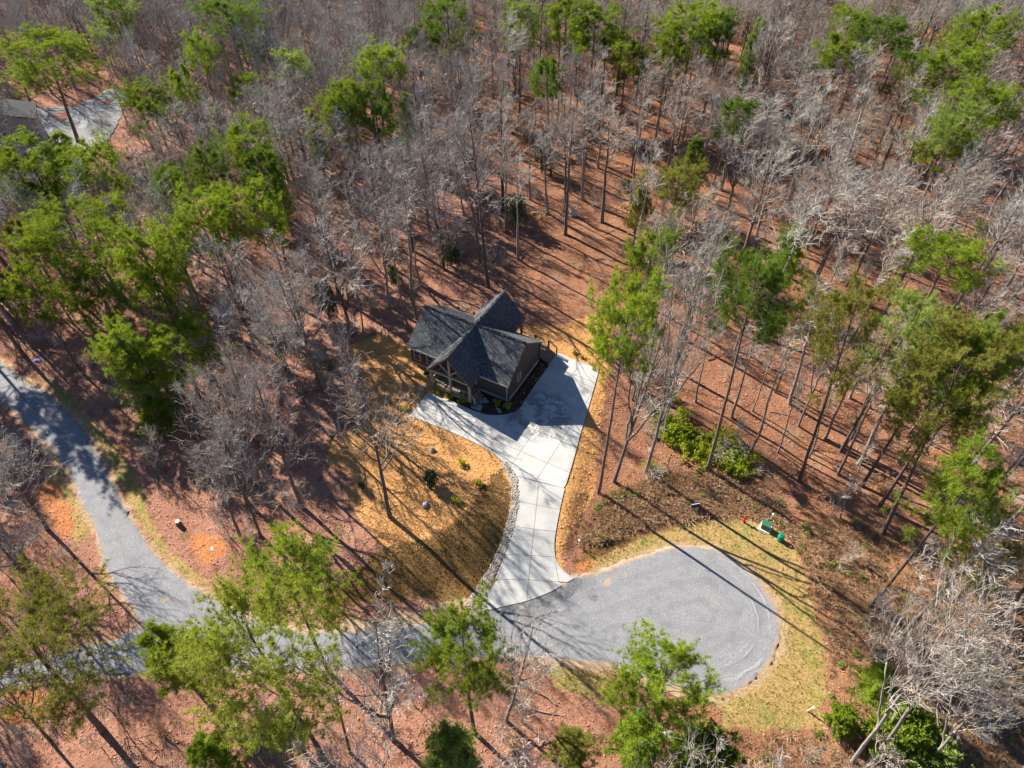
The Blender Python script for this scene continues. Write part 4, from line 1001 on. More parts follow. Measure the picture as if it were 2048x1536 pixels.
# ------------------------------------------------------------------ the woods between them
CLEAR_BASE = [poly_px([(700, 680), (830, 650), (860, 560), (1000, 560), (1100, 470), (1270, 470), (1250, 650), (1235, 850), (1215, 960), (1330, 1030), (1480, 1000), (1600, 1040), (1680, 1250), (1680, 1480), (1500, 1500), (1240, 1420), (1100, 1400), (960, 1350), (600, 1360), (300, 1370), (-100, 1400), (-100, 1330), (200, 1260), (130, 1080), (60, 900), (-100, 800), (-100, 640), (60, 700), (160, 780), (260, 880), (330, 1060), (470, 1120), (640, 1130), (690, 960), (670, 850)]),
              poly_px([(60, 200), (230, 168), (265, 200), (220, 300), (100, 318), (20, 300), (-60, 240)])]
KEEP = [np.array(p, float) for p in (
    [(720, 690), (815, 690), (850, 590), (1020, 560), (1110, 590), (1225, 630), (1215, 800), (1200, 960), (1390, 1030), (1500, 1020), (1600, 1060), (1640, 1150), (1670, 1290), (1650, 1440), (1460, 1440), (1250, 1330), (1180, 1400), (960, 1330), (940, 1230), (820, 1240), (640, 1180), (680, 1080), (660, 940), (720, 850)],
    [(120, 880), (240, 900), (330, 930), (380, 1050), (440, 1160), (350, 1240), (230, 1210), (150, 1050)],
    [(0, 740), (60, 720), (150, 830), (210, 930), (110, 920), (0, 830)],
    [(20, 225), (250, 170), (225, 280), (90, 300), (20, 290)],
    [(880, 560), (1000, 470), (1240, 480), (1230, 640), (1060, 600)])]
RIGHT_OPEN = np.array([(1300, 640), (1500, 640), (1750, 680), (1900, 850), (1850, 1080), (1600, 1040), (1450, 930), (1330, 900)], float)
BACK_OPEN = np.array([(900, 420), (1000, 300), (1330, 230), (1300, 470), (1270, 560), (1000, 560)], float)
def crown_hits(base, h, r, polys):
    pts = []
    for f, k in ((.5, .7), (.7, 1.), (.85, .8), (1.0, .1)):
        for a in range(6): pts.append(base + np.array([r * k * math.cos(a * 1.047), r * k * math.sin(a * 1.047), h * f]))
    q = PX(pts)
    return max(inside(q, p).mean() for p in polys)
cand = []
rg = np.random.default_rng(31)
grid = {}
def far_enough(p, d):
    cx, cy = int(p[0] // 4), int(p[1] // 4)
    for i in range(cx - 2, cx + 3):
        for j in range(cy - 2, cy + 3):
            for q in grid.get((i, j), ()):
                if (q[0] - p[0]) ** 2 + (q[1] - p[1]) ** 2 < d * d: return False
    return True
def put(p): grid.setdefault((int(p[0] // 4), int(p[1] // 4)), []).append(p)
for o, b, h, r in ALL_BARE + ALL_PINE: put(b)
pts = np.c_[rg.uniform(-135, 135, 16000), rg.uniform(8, 190, 16000)]
ok = np.ones(len(pts), bool)
for pl in CLEAR_BASE: ok &= ~inside(pts, pl)
ok &= sdf(pts, ROAD) > 2.5
pts = pts[ok]; zz = T(pts)
REG = [  # picture areas for labels: (polygon test, group, label)
 (lambda x, y: y < 300 and x < 560, 'bare trees of the upper left woods', 'leafless grey tree in the dense woods filling the upper left'),
 (lambda x, y: y < 300 and x < 1050, 'bare trees at the upper middle', 'leafless tree in the crowded grey woods at the upper middle'),
 (lambda x, y: y < 300 and x < 1560, 'bare trees of the upper right of centre', 'leafless tree in the woods at the top, right of centre'),
 (lambda x, y: y < 300, 'bare trees of the upper right corner', 'leafless tree between the pines of the upper right corner'),
 (lambda x, y: y < 700 and x < 420, 'bare trees among the left edge pines', 'leafless tree between the green pines of the left edge'),
 (lambda x, y: y < 700 and x < 870, 'bare trees left of the house', 'leafless grey tree in the thick woods left of the house'),
 (lambda x, y: y < 700 and x < 1290, 'bare trees behind the house', 'leafless tree in the red leaf woods behind the house'),
 (lambda x, y: y < 620 and x < 2100, 'bare trees of the right hand woods', 'leafless pale tree in the tangled woods on the right'),
 (lambda x, y: y < 1100 and x > 1290, 'bare trees of the right red slope', 'leafless thin tree on the red leaf slope at the right'),
 (lambda x, y: x > 1290, 'bare trees of the lower right', 'leafless tree in the brush at the lower right'),
 (lambda x, y: y < 1200 and x < 260, 'bare trees left of the gravel road', 'leafless tree on the left side of the gravel road'),
 (lambda x, y: y < 1200, 'bare trees of the left leaf slope', 'leafless dark tree on the pinkish leaf slope left of the lawn'),
 (lambda x, y: True, 'bare trees along the bottom edge', 'leafless tree in the woods along the bottom edge'),
]
SUNNY = poly_px([(735, 690), (820, 650), (880, 600), (1010, 580), (1080, 640), (1210, 640), (1200, 760), (1180, 900), (1060, 1150), (1000, 1150), (1010, 950), (900, 1060), (770, 1090), (700, 960), (760, 830)])
for p, z in zip(pts, zz):
    b = np.array([p[0], p[1], z]); px = PX(b)[0]
    if px[0] < -140 or px[0] > 2190 or px[1] > 1720 or px[1] < -80: continue
    rop = inside(px[None], RIGHT_OPEN)[0]; bop = inside(px[None], BACK_OPEN)[0]
    dmin = 4.4 if rop else 4.3 if bop else (3.3 if px[0] < 900 or px[1] < 240 else 4.0) if px[1] < 620 else 6.5 if px[0] < 720 and px[1] < 1180 else 4.8
    if not far_enough(p, dmin): continue
    u = rg.uniform()
    hit = False
    for f_ in (9., 14., 18.):
        k_ = f_ / math.tan(SUN_EL); sp_ = p + np.array([math.sin(SHADOW_AZ), math.cos(SHADOW_AZ)]) * k_
        hit |= bool((sdf(sp_[None], SUNNY) < 2.0)[0])
    if hit and rg.uniform() < .72: continue
    if rop: key = ('pole', 'pole', 'tall2')[int(u * 3)]
    elif bop: key = ('tall', 'tall2', 'pole', 'tall2')[int(u * 4)]
    else: key = ('wide', 'wide2', 'fork', 'fork2', 'tall', 'tall2', 'tall', 'small', 'pole', 'wide')[int(u * 10)]
    if px[0] > 1500 and key == 'wide' and u < .5: key = 'broom'
    if px[0] < 960 and px[1] < 640 and not (rop or bop) and u < .82: key = ('wide', 'wide2', 'fork2', 'wide', 'fork')[int(rg.uniform() * 5)]
    h = BARE[key]['h'] * rg.uniform(.68, .95) * (.85 if px[1] < 500 else .9)
    r = BARE[key]['rad'] * h / BARE[key]['h']
    if crown_hits(b, h, r, KEEP) > .12:
        key = 'small'; h = rg.uniform(3.5, 7); r = .26 * h
        if crown_hits(b, h, r, KEEP) > .05: continue
    put(p); cand.append((np.linalg.norm(b + [0, 0, h * .7] - np.array([0, 0, CAM_H])), b, h, key))
cand.sort(key=lambda c: c[0] / c[2])
NB = 300 - len(ALL_BARE)
fills = []
for d, b, h, key in cand[:NB]:
    x, y = PX(b + [0, 0, h * .6])[0]
    for f, grp, lab in REG:
        if f(x, y): break
    fills.append((key, b, h, (x, y)))
FORM = dict(wide='broad grey leafless tree', wide2='broad pinkish-grey leafless tree', fork='pale forked leafless tree', fork2='dark forked leafless tree', tall='tall pinkish leafless tree', tall2='tall pale slim leafless tree', pole='thin pole-like leafless tree', broom='whitish broom-shaped leafless tree', small='small grey leafless tree')
HERO = []
for o, b, h, r in ALL_PINE + ALL_BARE:
    w_ = o['label'].split(',')[0].split(' ')[:7]
    while w_[-1] in ('the', 'a', 'of', 'at', 'with', 'in', 'its', 'to', 'and', 'by', 'over', 'between', 'under', 'above', 'behind', 'left', 'right', 'lower', 'upper', 'grey', 'dark', 'bright', 'green', 'on', 'from', 'dense', 'pale', 'long', 'rises', 'whose', 'olive', 'rear', 'straw', 'front', 'leaf', 'gravel', 'red', 'yellow-green', 'same', 'small', 'half', 'thick', 'round', 'huge'): w_.pop()
    HERO.append((PX(b + [0, 0, h * .6])[0], ' '.join(w_)))
labs = []
for key, b, h, p in fills:
    j = min(range(len(HERO)), key=lambda k: np.hypot(*(HERO[k][0] - p))); dv = np.asarray(p) - HERO[j][0]
    rel = ('right of' if dv[0] > 0 else 'left of') if abs(dv[0]) > abs(dv[1]) else ('in front of' if dv[1] > 0 else 'behind')
    labs.append(f'{FORM[key]} {rel} the {HERO[j][1]}')
for (key, b, h, p), lab in zip(fills, labs):
    for f, grp, _ in REG:
        if f(*p): break
    if labs.count(lab) > 1: grp = lab.replace('leafless tree', 'trees')
    place_tree('bare', key, b, None, h, None, lab, grp)
# the rest of the bare woods, farther off, as one mass
def instancer(name, protos, pts, scl, rot, pick, label, cat):
    coll = bpy.data.collections.new(name + '_source')
    for k, P in enumerate(protos):
        for pn, me in P: coll.objects.link(bpy.data.objects.new(f'{name}_{pn}', me))
    me = bpy.data.meshes.new(name); me.vertices.add(len(pts)); me.vertices.foreach_set('co', np.asarray(pts, float).ravel())
    for an, arr, ty in (('scl', scl, 'FLOAT'), ('rot', rot, 'FLOAT'), ('pick', pick, 'INT')):
        a = me.attributes.new(an, ty, 'POINT'); a.data.foreach_set('value', np.asarray(arr, np.int32 if ty == 'INT' else np.float32))
    o = link(bpy.data.objects.new(name, me)); tag(o, label, cat, kind='stuff')
    nt = bpy.data.node_groups.new(name, 'GeometryNodeTree')
    nt.interface.new_socket('Geometry', in_out='INPUT', socket_type='NodeSocketGeometry'); nt.interface.new_socket('Geometry', in_out='OUTPUT', socket_type='NodeSocketGeometry')
    gi, go = nt.nodes.new('NodeGroupInput'), nt.nodes.new('NodeGroupOutput')
    join = nt.nodes.new('GeometryNodeJoinGeometry'); objs = list(coll.objects); n = 0
    def att(nm, ty):
        a = nt.nodes.new('GeometryNodeInputNamedAttribute'); a.data_type = ty; a.inputs['Name'].default_value = nm; return a.outputs['Attribute']
    for k, P in enumerate(protos):
        cmp_ = nt.nodes.new('FunctionNodeCompare'); cmp_.data_type = 'INT'; cmp_.operation = 'EQUAL'
        nt.links.new(att('pick', 'INT'), cmp_.inputs[2]); cmp_.inputs[3].default_value = k
        cx = nt.nodes.new('ShaderNodeCombineXYZ'); nt.links.new(att('rot', 'FLOAT'), cx.inputs[2])
        for pn, m_ in P:
            oi = nt.nodes.new('GeometryNodeObjectInfo'); oi.inputs['Object'].default_value = objs[n]; n += 1; oi.inputs['As Instance'].default_value = True
            ip = nt.nodes.new('GeometryNodeInstanceOnPoints')
            nt.links.new(gi.outputs[0], ip.inputs['Points']); nt.links.new(cmp_.outputs[0], ip.inputs['Selection'])
            nt.links.new(oi.outputs['Geometry'], ip.inputs['Instance']); nt.links.new(cx.outputs[0], ip.inputs['Rotation']); nt.links.new(att('scl', 'FLOAT'), ip.inputs['Scale'])
            nt.links.new(ip.outputs[0], join.inputs[0])
    nt.links.new(join.outputs[0], go.inputs[0])
    md = o.modifiers.new('scatter', 'NODES'); md.node_group = nt
    return o
rest = cand[NB:]
keys = list(BARE)
if rest:
    instancer('distant_bare_woods', [[('trunk', BARE[k]['trunk']), ('crown', BARE[k]['crown'])] for k in keys], [c[1] - [0, 0, .15] for c in rest], [c[2] / BARE[c[3]]['h'] for c in rest],
              rg.uniform(0, 6.28, len(rest)), [keys.index(c[3]) for c in rest], 'mass of distant leafless woods along the top of the picture', 'woods')
# understorey: saplings and brush everywhere under the trees
def brush_mesh(seed, mat, h, n=26, spread=.5, rad=.012):
    r = np.random.default_rng(seed); s = np.linspace(0, 1, 5)
    d = r.normal(0, spread, (n, 2)); L = h * r.uniform(.5, 1.1, n)
    P = np.zeros((n, 5, 3)); P[..., :2] = r.normal(0, .12 * h, (n, 1, 2)) + d[:, None] * (L[:, None] * s ** 1.3)[..., None]; P[..., 2] = L[:, None] * s
    P += np.cumsum(r.normal(0, .03, P.shape), 1) * h * .5 * s[None, :, None]
    R = rad * (1.5 - s)[None] * np.ones((n, 1))
    b, q, *_ = spawn(r, P, R, 5, .3, 1, (25, 70), lambda t, i: L[i] * .35, 3, up=.1, wob=.1, rfac=.8, tip=.6, rmin=.008)
    m = MB(); V, Q = tubes(P, R, 3); m.add(V, quad=Q); V, Q = tubes(b, q, 3); m.add(V, quad=Q)
    return m.mesh('brush', M[mat])
def leafy_mesh(seed, mat, h, n=260, leaf=.14, flat=.8):
    r = np.random.default_rng(seed); d = r.normal(0, 1, (n, 3)); d /= np.linalg.norm(d, axis=1, keepdims=True); d[:, 2] = abs(d[:, 2])
    lb = r.normal(0, .42, (7, 3)) * np.array([flat, flat, .5]) + np.array([0, 0, .30]); lr = r.uniform(.3, .6, 7); k = r.integers(0, 7, n)
    c = (lb[k] + d * lr[k][:, None] * (r.uniform(.4, 1, (n, 1)) ** .5)) * h + r.normal(0, .05 * h, (n, 3)); c[:, 2] = np.abs(c[:, 2])
    V, t = tufts(r, c, d, 7, leaf, leaf * .28, .3); return MB().add(V, tri=t).mesh('leaves', M[mat])
sp = np.c_[rg.uniform(-125, 125, 9000), rg.uniform(8, 175, 9000)]
ok = sdf(sp, ROAD) > 2.0
for pl in CLEAR_BASE: ok &= sdf(sp, pl) > (-1 if pl is CLEAR_BASE[1] else .5)
sp = sp[ok]; px = PX(np.c_[sp, T(sp)])
vis = (px[:, 0] > -60) & (px[:, 0] < 2110) & (px[:, 1] > -60) & (px[:, 1] < 1620)
op = inside(px, RIGHT_OPEN) | inside(px, BACK_OPEN); vis &= ~(op & (rg.uniform(0, 1, len(sp)) < .72)); sp = sp[vis]; px = px[vis]
sb = np.zeros(len(sp)); dens = rg.uniform(0, 1, len(sp)) < .42; sp = sp[dens]
und = [[('brush', brush_mesh(41, 'twig', 2.4))], [('brush', brush_mesh(42, 'twig_pink', 1.6, 30, .7))], [('brush', brush_mesh(43, 'dry', 1.2, 40, .6))], [('trunk', BARE['young']['trunk']), ('crown', BARE['young']['crown'])]]
instancer('undergrowth', und, np.c_[sp, T(sp)], rg.uniform(.5, 1.15, len(sp)), rg.uniform(0, 6.28, len(sp)), rg.choice(4, len(sp), p=[.3, .25, .15, .3]), 'grey saplings and brush growing under the bare trees', 'undergrowth')
# dry brush on the rough strip outside the turning circle
bp = np.vstack([rg.uniform(BRUSH.min(0), BRUSH.max(0), (4200, 2)), rg.uniform(BRUSH2.min(0), BRUSH2.max(0), (1500, 2))])
k = (inside(bp, BRUSH) | inside(bp, BRUSH2)) & (sdf(bp, VERGE) > .3) & (sdf(bp, ROAD) > 2.4); bp = bp[k]; px = PX(np.c_[bp, T(bp)]); bp = bp[(px[:, 0] < 2100) & (px[:, 1] < 1600)]
instancer('dry_brush', [[('brush', brush_mesh(51, 'dry', .42, 34, .9, .010))], [('brush', brush_mesh(52, 'dry', .45, 30, 1.0, .010))], [('brush', brush_mesh(53, 'dry', .6, 16, .8, .009))], [('leaves', leafy_mesh(54, 'pale_green', .35, 40, .16))]],
          np.c_[bp, T(bp)], rg.uniform(.5, 1.1, len(bp)), rg.uniform(0, 6.28, len(bp)), rg.choice(4, len(bp), p=[.42, .36, .16, .06]), 'reddish dry brush and weeds beyond the turning circle', 'brush')
def stick_mesh(seed):
    r = np.random.default_rng(seed); x = np.linspace(0, 1, 6); L = r.uniform(1.5, 3.6)
    P = np.c_[x * L, np.cumsum(r.normal(0, .06, 6)), np.full(6, .08) + .1 * np.abs(np.sin(x * 3))][None]; q = (.055 * (1.15 - x))[None]
    b, bq, *_ = spawn(r, P, q, 5, .3, 1, (25, 60), lambda t, i: np.full(len(t), .8), 3, up=.05, wob=.1, rfac=.6, tip=.5, rmin=.012)
    b[..., 2] = np.clip(b[..., 2], .03, .5); m = MB(); V, Q = tubes(P, q, 5); m.add(V, quad=Q); V, Q = tubes(b, bq, 3); m.add(V, quad=Q); return m.mesh('fallen_branch', M['pale_bark'])
fb = sp[rg.uniform(0, 1, len(sp)) < .16]; extra = np.c_[rg.uniform(-60, 60, 1500), rg.uniform(16, 90, 1500)]; e_ok = sdf(extra, ROAD) > 3
for pl in CLEAR_BASE: e_ok &= ~inside(extra, pl)
fb = np.vstack([fb, extra[e_ok][:260]])
instancer('fallen_branches', [[('fallen_branch', stick_mesh(200 + k))] for k in range(4)], np.c_[fb, T(fb)], rg.uniform(.5, 1.2, len(fb)), rg.uniform(0, 6.28, len(fb)), rg.integers(0, 4, len(fb)), 'pale dead branches lying on the floor of the woods', 'branches')
# fallen leaves and pine straw lying on the ground
def litter(name, pts, size, mat, label, thin=1.0, lift=.02):
    n = len(pts); a = rg.uniform(0, 6.28, n); s = size * rg.uniform(.5, 1.3, n); tl = rg.normal(0, .35, (n, 2))
    e1 = np.c_[np.cos(a), np.sin(a), tl[:, 0]] * s[:, None]; e2 = np.c_[-np.sin(a), np.cos(a), tl[:, 1]] * (s * thin)[:, None]
    c = np.c_[pts, T(pts) + lift + s * .3]
    V = np.stack([c - e1, c + e2 * .6, c + e1, c - e2 * .6], 1).reshape(-1, 3)
    tag(MB().add(V, quad=np.arange(n * 4).reshape(-1, 4)).build(name, M[mat]), label, 'ground litter', kind='stuff')
lp = np.c_[rg.uniform(-70, 70, 150000), rg.uniform(10, 110, 150000)]; lp = lp[rg.uniform(0, 1, len(lp)) < np.clip(60 / lp[:, 1], .3, 1)]
px = PX(np.c_[lp, np.zeros(len(lp))]); lp = lp[(px[:, 0] > -30) & (px[:, 0] < 2080) & (px[:, 1] < 1600)]
lawn_d = sdf(lp, LAWN); off = (sdf(lp, ROAD) > .6) & (sdf(lp, DRIVE) > .1)
hp = np.array([h2w(*p) for p in ((-6.2, -5.6), (6.1, -5.6), (6.1, 5.6), (-6.2, 5.6))]); off &= sdf(lp, hp) > .1
grassy = (sdf(lp, BANK) < 0) | (sdf(lp, BANK2) < 0) | (sdf(lp, VERGE) < 0) | (sdf(lp, VERGE2) < 0) | (sdf(lp, VERGE3) < 0)
litter('fallen_leaves', lp[off & (lawn_d > 0) & ~grassy][:62000], .085, 'leaf', 'brown fallen leaves covering the floor of the woods')
litter('pine_straw', lp[off & (lawn_d < 0)], .12, 'straw', 'golden pine straw spread over the lawn round the house', .45)
gp = np.vstack([rg.uniform(pl.min(0), pl.max(0), (int(16 * area(pl)), 2)) for pl in (BANK, BANK2, VERGE, VERGE2, VERGE3)])
gp = gp[((sdf(gp, BANK) < 0) | (sdf(gp, BANK2) < 0) | (sdf(gp, VERGE) < 0) | (sdf(gp, VERGE2) < 0) | (sdf(gp, VERGE3) < 0)) & (sdf(gp, ROAD) > .4) & (sdf(gp, DRIVE) > .15)]
V, t3 = tufts(rg, np.c_[gp, T(gp)], np.tile([[0, 0, 1.]], (len(gp), 1)), 5, .17, .022, .6)
tag(MB().add(V, tri=t3).build('grass', M['grassblade']), 'short winter grass on the banks and the verge', 'grass', kind='stuff')

# ------------------------------------------------------------------ bushes and evergreen shrubs
BUSHM = {k: leafy_mesh(60 + i, m, 1.0, n, lf, fl) for i, (k, m, n, lf, fl) in enumerate([('privet', 'privet', 95, .24, 1.15), ('privet2', 'privet', 70, .26, 1.3), ('holly', 'holly', 420, .13, .75), ('shrub', 'shrub', 120, .30, .9), ('spruce', 'bluegreen', 300, .15, .5)])}
STEM = MB()
for k in range(5):
    a = k * 1.257; V, Q = tubes((np.linspace(0, 1, 3)[:, None] * np.array([math.cos(a) * .45, math.sin(a) * .45, .85]))[None], np.array([[.04, .03, .02]]), 4); STEM.add(V, quad=Q)
STEM = STEM.mesh('stem', M['grey_bark'])
def bush(name, key, p, r, h, label, cat='bush', group=None):
    o = empty(name, p, RNG.uniform(0, 6.28), label, cat, group); o.scale = (r, r, h)
    link(bpy.data.objects.new('foliage', BUSHM[key]), o); link(bpy.data.objects.new('stem', STEM), o); return o
pr = np.random.default_rng(5)
PRIV = np.array([(1318, 840), (1345, 815), (1400, 850), (1470, 880), (1510, 920), (1500, 960), (1440, 950), (1400, 930), (1345, 900), (1315, 880)], float)
n = 0
while n < 60:
    q = pr.uniform(PRIV.min(0), PRIV.max(0))
    if inside(q[None], PRIV)[0]:
        loc = ('back ' if q[1] < 880 else 'front ') + ('left' if q[0] < 1375 else 'middle' if q[0] < 1450 else 'right') + ' part'
        bush('privet_bush', ('privet', 'privet2')[n % 2], G(*q), pr.uniform(.45, .85), pr.uniform(.7, 1.5), f'yellow-green leafy bush in the {loc} of the thicket under the tall pine', group=f'yellow-green bushes in the {loc} of the thicket'); n += 1
for q, r, h in (((1302, 935), .6, .8), ((1318, 945), .5, .6), ((1345, 800), .6, 1.0)):
    bush('privet_bush', 'privet', G(*q), r, h, {935: 'yellow-green bush against the foot of the tall pale bare tree', 945: 'low yellow-green bush just right of the tall pale bare tree foot', 800: 'yellow-green bush at the top end of the bushy thicket'}[q[1]])
for q, r, h, lab in (((1032, 452), 1.6, 4.2, 'dark evergreen cedar clump beyond the house in the leaf clearing'), ((904, 533), 1.2, 3.2, 'dark round evergreen shrub behind the left wing of the house'), ((1083, 345), 1.5, 4.5, 'dark evergreen shrub in the red woods above the fallen log'),
                     ((660, 640), 1.4, 5.0, 'dark leafy evergreen between bare trunks left of the house'), ((20, 620), 2.0, 5.5, 'dark evergreen thicket at the left edge above the shaded road'), ((790, 570), 1.0, 2.4, 'small evergreen shrub left of the slim tree at the house corner'),
                     ((300, 395), 1.4, 3.5, 'grey-green evergreen below the deep green rounded pine'), ((1250, 380), .8, 1.4, 'low green shrub at the top of the leaf clearing'), ((560, 470), 1.2, 3.0, 'dark holly in the grey woods left of the towering tree'), ((1490, 540), 1.2, 2.8, 'dark evergreen under the tall pines right of the clearing')):
    bush('evergreen_shrub', 'holly', G(*q), r, h, lab)
SHR = [(*[840 + 330 / 10.24, 690 + 985 / 10.24], 'yellow-green garden shrub at the left front of the porch'), (840 + 585 / 10.24, 690 + 1085 / 10.24, 'yellow-green garden shrub in front of the middle porch post'), (840 + 865 / 10.24, 690 + 1165 / 10.24, 'yellow-green garden shrub in front of the right porch post'),
       (840 + 1590 / 10.24, 690 + 1205 / 10.24, 'yellow-green garden shrub in the mulch bed before the dark side wall'), (840 + 1795 / 10.24, 690 + 1290 / 10.24, 'yellow-green garden shrub at the outer curve of the mulch bed'), (*z2(590, 472), 'yellow-green shrub near the corner of the parking pad'),
       (*z2(970, 840), 'yellow-green shrub on the straw lawn near the driveway bend'), (*z2(1080, 982), 'yellow-green shrub on the lawn just left of the grass bank'), (*z2(930, 1100), 'yellow-green shrub on the lawn below the blue-green spruce'), (1165, 716, 'tiny green shrub on the straw right of the stair'), (1150, 707, 'tiny shrub nearest the stair on the straw')]
for x, y, lab in SHR: bush('garden_shrub', 'shrub', G(x, y), .42 if 'tiny' not in lab else .25, .50 if 'tiny' not in lab else .35, lab, 'shrub')
bush('small_spruce', 'spruce', G(*z2(760, 985)), 1.05, 1.9, 'small blue-green spruce on the straw lawn', 'shrub'); bush('small_spruce', 'spruce', G(868 - 14, 752), .5, .8, 'small dark conifer at the left corner of the porch', 'shrub')
bush('small_spruce', 'spruce', G(*z2(290, 1010)), .5, 1.0, 'tiny dark green conifer at the edge of lawn and leaves', 'shrub'); bush('small_spruce', 'spruce', G(664, 742), .55, .9, 'tiny blue-green conifer left of the lawn by the twin trunks', 'shrub')

# ------------------------------------------------------------------ rocks, flagstones, stone strip along the driveway
def rock_mesh(name, seed, sx, sy, sz, mat, sub=2):
    bm = bmesh.new(); bmesh.ops.create_icosphere(bm, subdivisions=sub, radius=1); r = np.random.default_rng(seed)
    pl = r.normal(0, 1, (7, 3)); pl /= np.linalg.norm(pl, axis=1, keepdims=True)
    for v in bm.verts:
        c = np.array(v.co)
        for n_ in pl:
            d = c @ n_
            if d > .62: c = c - n_ * (d - .62)
        c = c * (1 + .05 * math.sin(9 * c[0] + seed)); v.co = (c[0] * sx, c[1] * sy, c[2] * sz)
    me = bpy.data.meshes.new(name); bm.to_mesh(me); bm.free(); me.materials.append(M[mat]); return me
for i, (p, s, lab) in enumerate(((z2(690, 332), (.62, .5, .42), 'dark boulder on the straw left of the porch'), (z2(517, 555), (.45, .5, .5), 'dark pointed boulder below the corner of the parking pad'), (z2(765, 755), (.6, .5, .42), 'pale boulder on the lawn below the parking pad'), (z2(725, 1128), (.65, .5, .38), 'pale flat boulder on the lawn below the spruce'),
                              ((425, 1098), (.35, .22, .12), 'small white stone beside the red clay patch'))):
    q = G(*p); o = link(bpy.data.objects.new('boulder', rock_mesh('boulder', 70 + i, *[.66 * x for x in s], 'boulder' if 'white' not in lab else 'white'))); o.location = q + np.array([0, 0, s[2] * .22]); o.rotation_euler = (0, 0, i * 1.3); tag(o, lab, 'boulder')
for i, (x, y, a, b_, lab) in enumerate(((1280, 1130, .75, .55, 'large flagstone nearest the porch steps'), (1165, 1275, .72, .6, 'flagstone halfway between porch steps and driveway'), (1590, 1345, .5, .35, 'small flagstone at the curve of the mulch bed'), (1100, 1230, .4, .3, 'small flagstone left of the middle flagstone'))):
    r = np.random.default_rng(80 + i); th = np.sort(r.uniform(0, 6.28, 8)); q = G(840 + x / 10.24, 690 + y / 10.24)
    pts_ = [(math.cos(t) * a * r.uniform(.8, 1.1), math.sin(t) * b_ * r.uniform(.8, 1.1), 0) for t in th]
    o = MB().prism(pts_, (0, 0, .09)).build('flagstone', M['flag'], bevel=.02); o.location = q + np.array([0, 0, -.02]); o.rotation_euler = (0, 0, -.5); tag(o, lab, 'flagstone')
SW = np.array([G(*z4(*p))[:2] for p in ((438, 312), (490, 390), (520, 460), (528, 540), (526, 650), (512, 720), (492, 800), (470, 880), (440, 970), (405, 1050), (370, 1130), (330, 1210), (290, 1280), (255, 1360), (225, 1430), (190, 1500))])
SW = smooth_poly(SW, 6); rm = MB(); rr = np.random.default_rng(90)
ico = bmesh.new(); bmesh.ops.create_icosphere(ico, subdivisions=1, radius=1); IV = np.array([v.co[:] for v in ico.verts]); ico.verts.ensure_lookup_table(); IT = np.array([[v.index for v in f.verts] for f in ico.faces]); ico.free()
for i in range(2100):
    f = rr.uniform(0, 1); k = min(int(f * (len(SW) - 1)), len(SW) - 2); w = f * (len(SW) - 1) - k; p = SW[k] * (1 - w) + SW[k + 1] * w
    hw = .34 + .55 * max(0, f - .72) / .28; t = SW[k + 1] - SW[k]; t /= np.linalg.norm(t); p = p + np.array([-t[1], t[0]]) * rr.uniform(-hw, hw) * 1.0
    s = rr.uniform(.05, .12) * np.array([1.25, 1, .75]) * rr.uniform(.8, 1.15, 3); c, n_ = math.cos(i), math.sin(i)
    v = IV * (1 + rr.normal(0, .13, (len(IV), 1))) * s; v = np.c_[v[:, 0] * c - v[:, 1] * n_, v[:, 0] * n_ + v[:, 1] * c, v[:, 2]]
    rm.add(v + np.array([p[0], p[1], float(T(p[None])[0]) + .03]), tri=IT)
tag(rm.build('gravel_strip', twig_material('strip_stone', (.22, .19, .16), (.62, .58, .52))), 'band of small pale stones along the left driveway edge', 'stones', kind='stuff')

# ------------------------------------------------------------------ small things standing about
q = G(358, 1049); st = empty('tree_stump', q, 0, 'cut tree stump on the leaf bank near the red clay patch', 'stump')
V, Q = tubes(np.array([[[0, 0, -.1], [0, 0, .2], [.02, 0, .55]]]), np.array([[.30, .24, .22]]), 10); MB().add(V, quad=Q).build('trunk', M['pine_bark'], st)
V, Q = tubes(np.array([[[.02, 0, .545], [.02, 0, .565]]]), np.array([[.215, .215]]), 10); MB().add(V, quad=Q, tri=[(10, 10 + i, 10 + i + 1) for i in range(1, 9)]).build('cut_face', M['wood_cut'], st)
q = G(1530, 1056); tf = empty('transformer_box', q, -.55, 'green utility transformer on a white concrete pad by the grass verge', 'utility box')
MB().box((-.72, -.62, -.1), (.72, .62, .10)).build('pad', M['white'], tf, bevel=.02)
MB().prism([(-.5, -.42, .10), (-.5, .42, .10), (-.5, .42, .85), (-.5, -.36, .85)], (1.0, 0, 0)).build('cabinet', M['green_box'], tf, bevel=.02)
MB().box((-.54, -.42, .852), (.54, .46, .90)).build('lid', M['green_box'], tf, bevel=.02); MB().box((-.015, -.45, .15), (.015, -.42, .8)).build('door_seam', M['dark_trim'], tf)
MB().box((.06, -.455, .45), (.16, -.42, .52)).build('latch', M['trim'], tf)
tf.scale = (.74, .74, .82)
q = G(1559, 1080); pd = empty('utility_pedestal', q, -.5, 'bright teal-green plastic utility pedestal right of the transformer', 'utility box')
V, Q = tubes(np.array([[[0, 0, -.1], [0, 0, .5], [0, 0, .52], [0, 0, .72], [0, 0, .84], [0, 0, .88]]]), np.array([[.34, .31, .36, .36, .26, .04]]), 12); MB().add(V, quad=Q).build('body', M['teal_box'], pd)
MB().box((-.24, -.05, .87), (.24, .05, .93)).build('cap_rib', M['teal_box'], pd, bevel=.015)
pd.scale = (.8, .8, .95)
q = G(1281, 1432); pd2 = empty('utility_pedestal', q, -.4, 'dark green utility pedestal half hidden by the open pine', 'utility box')
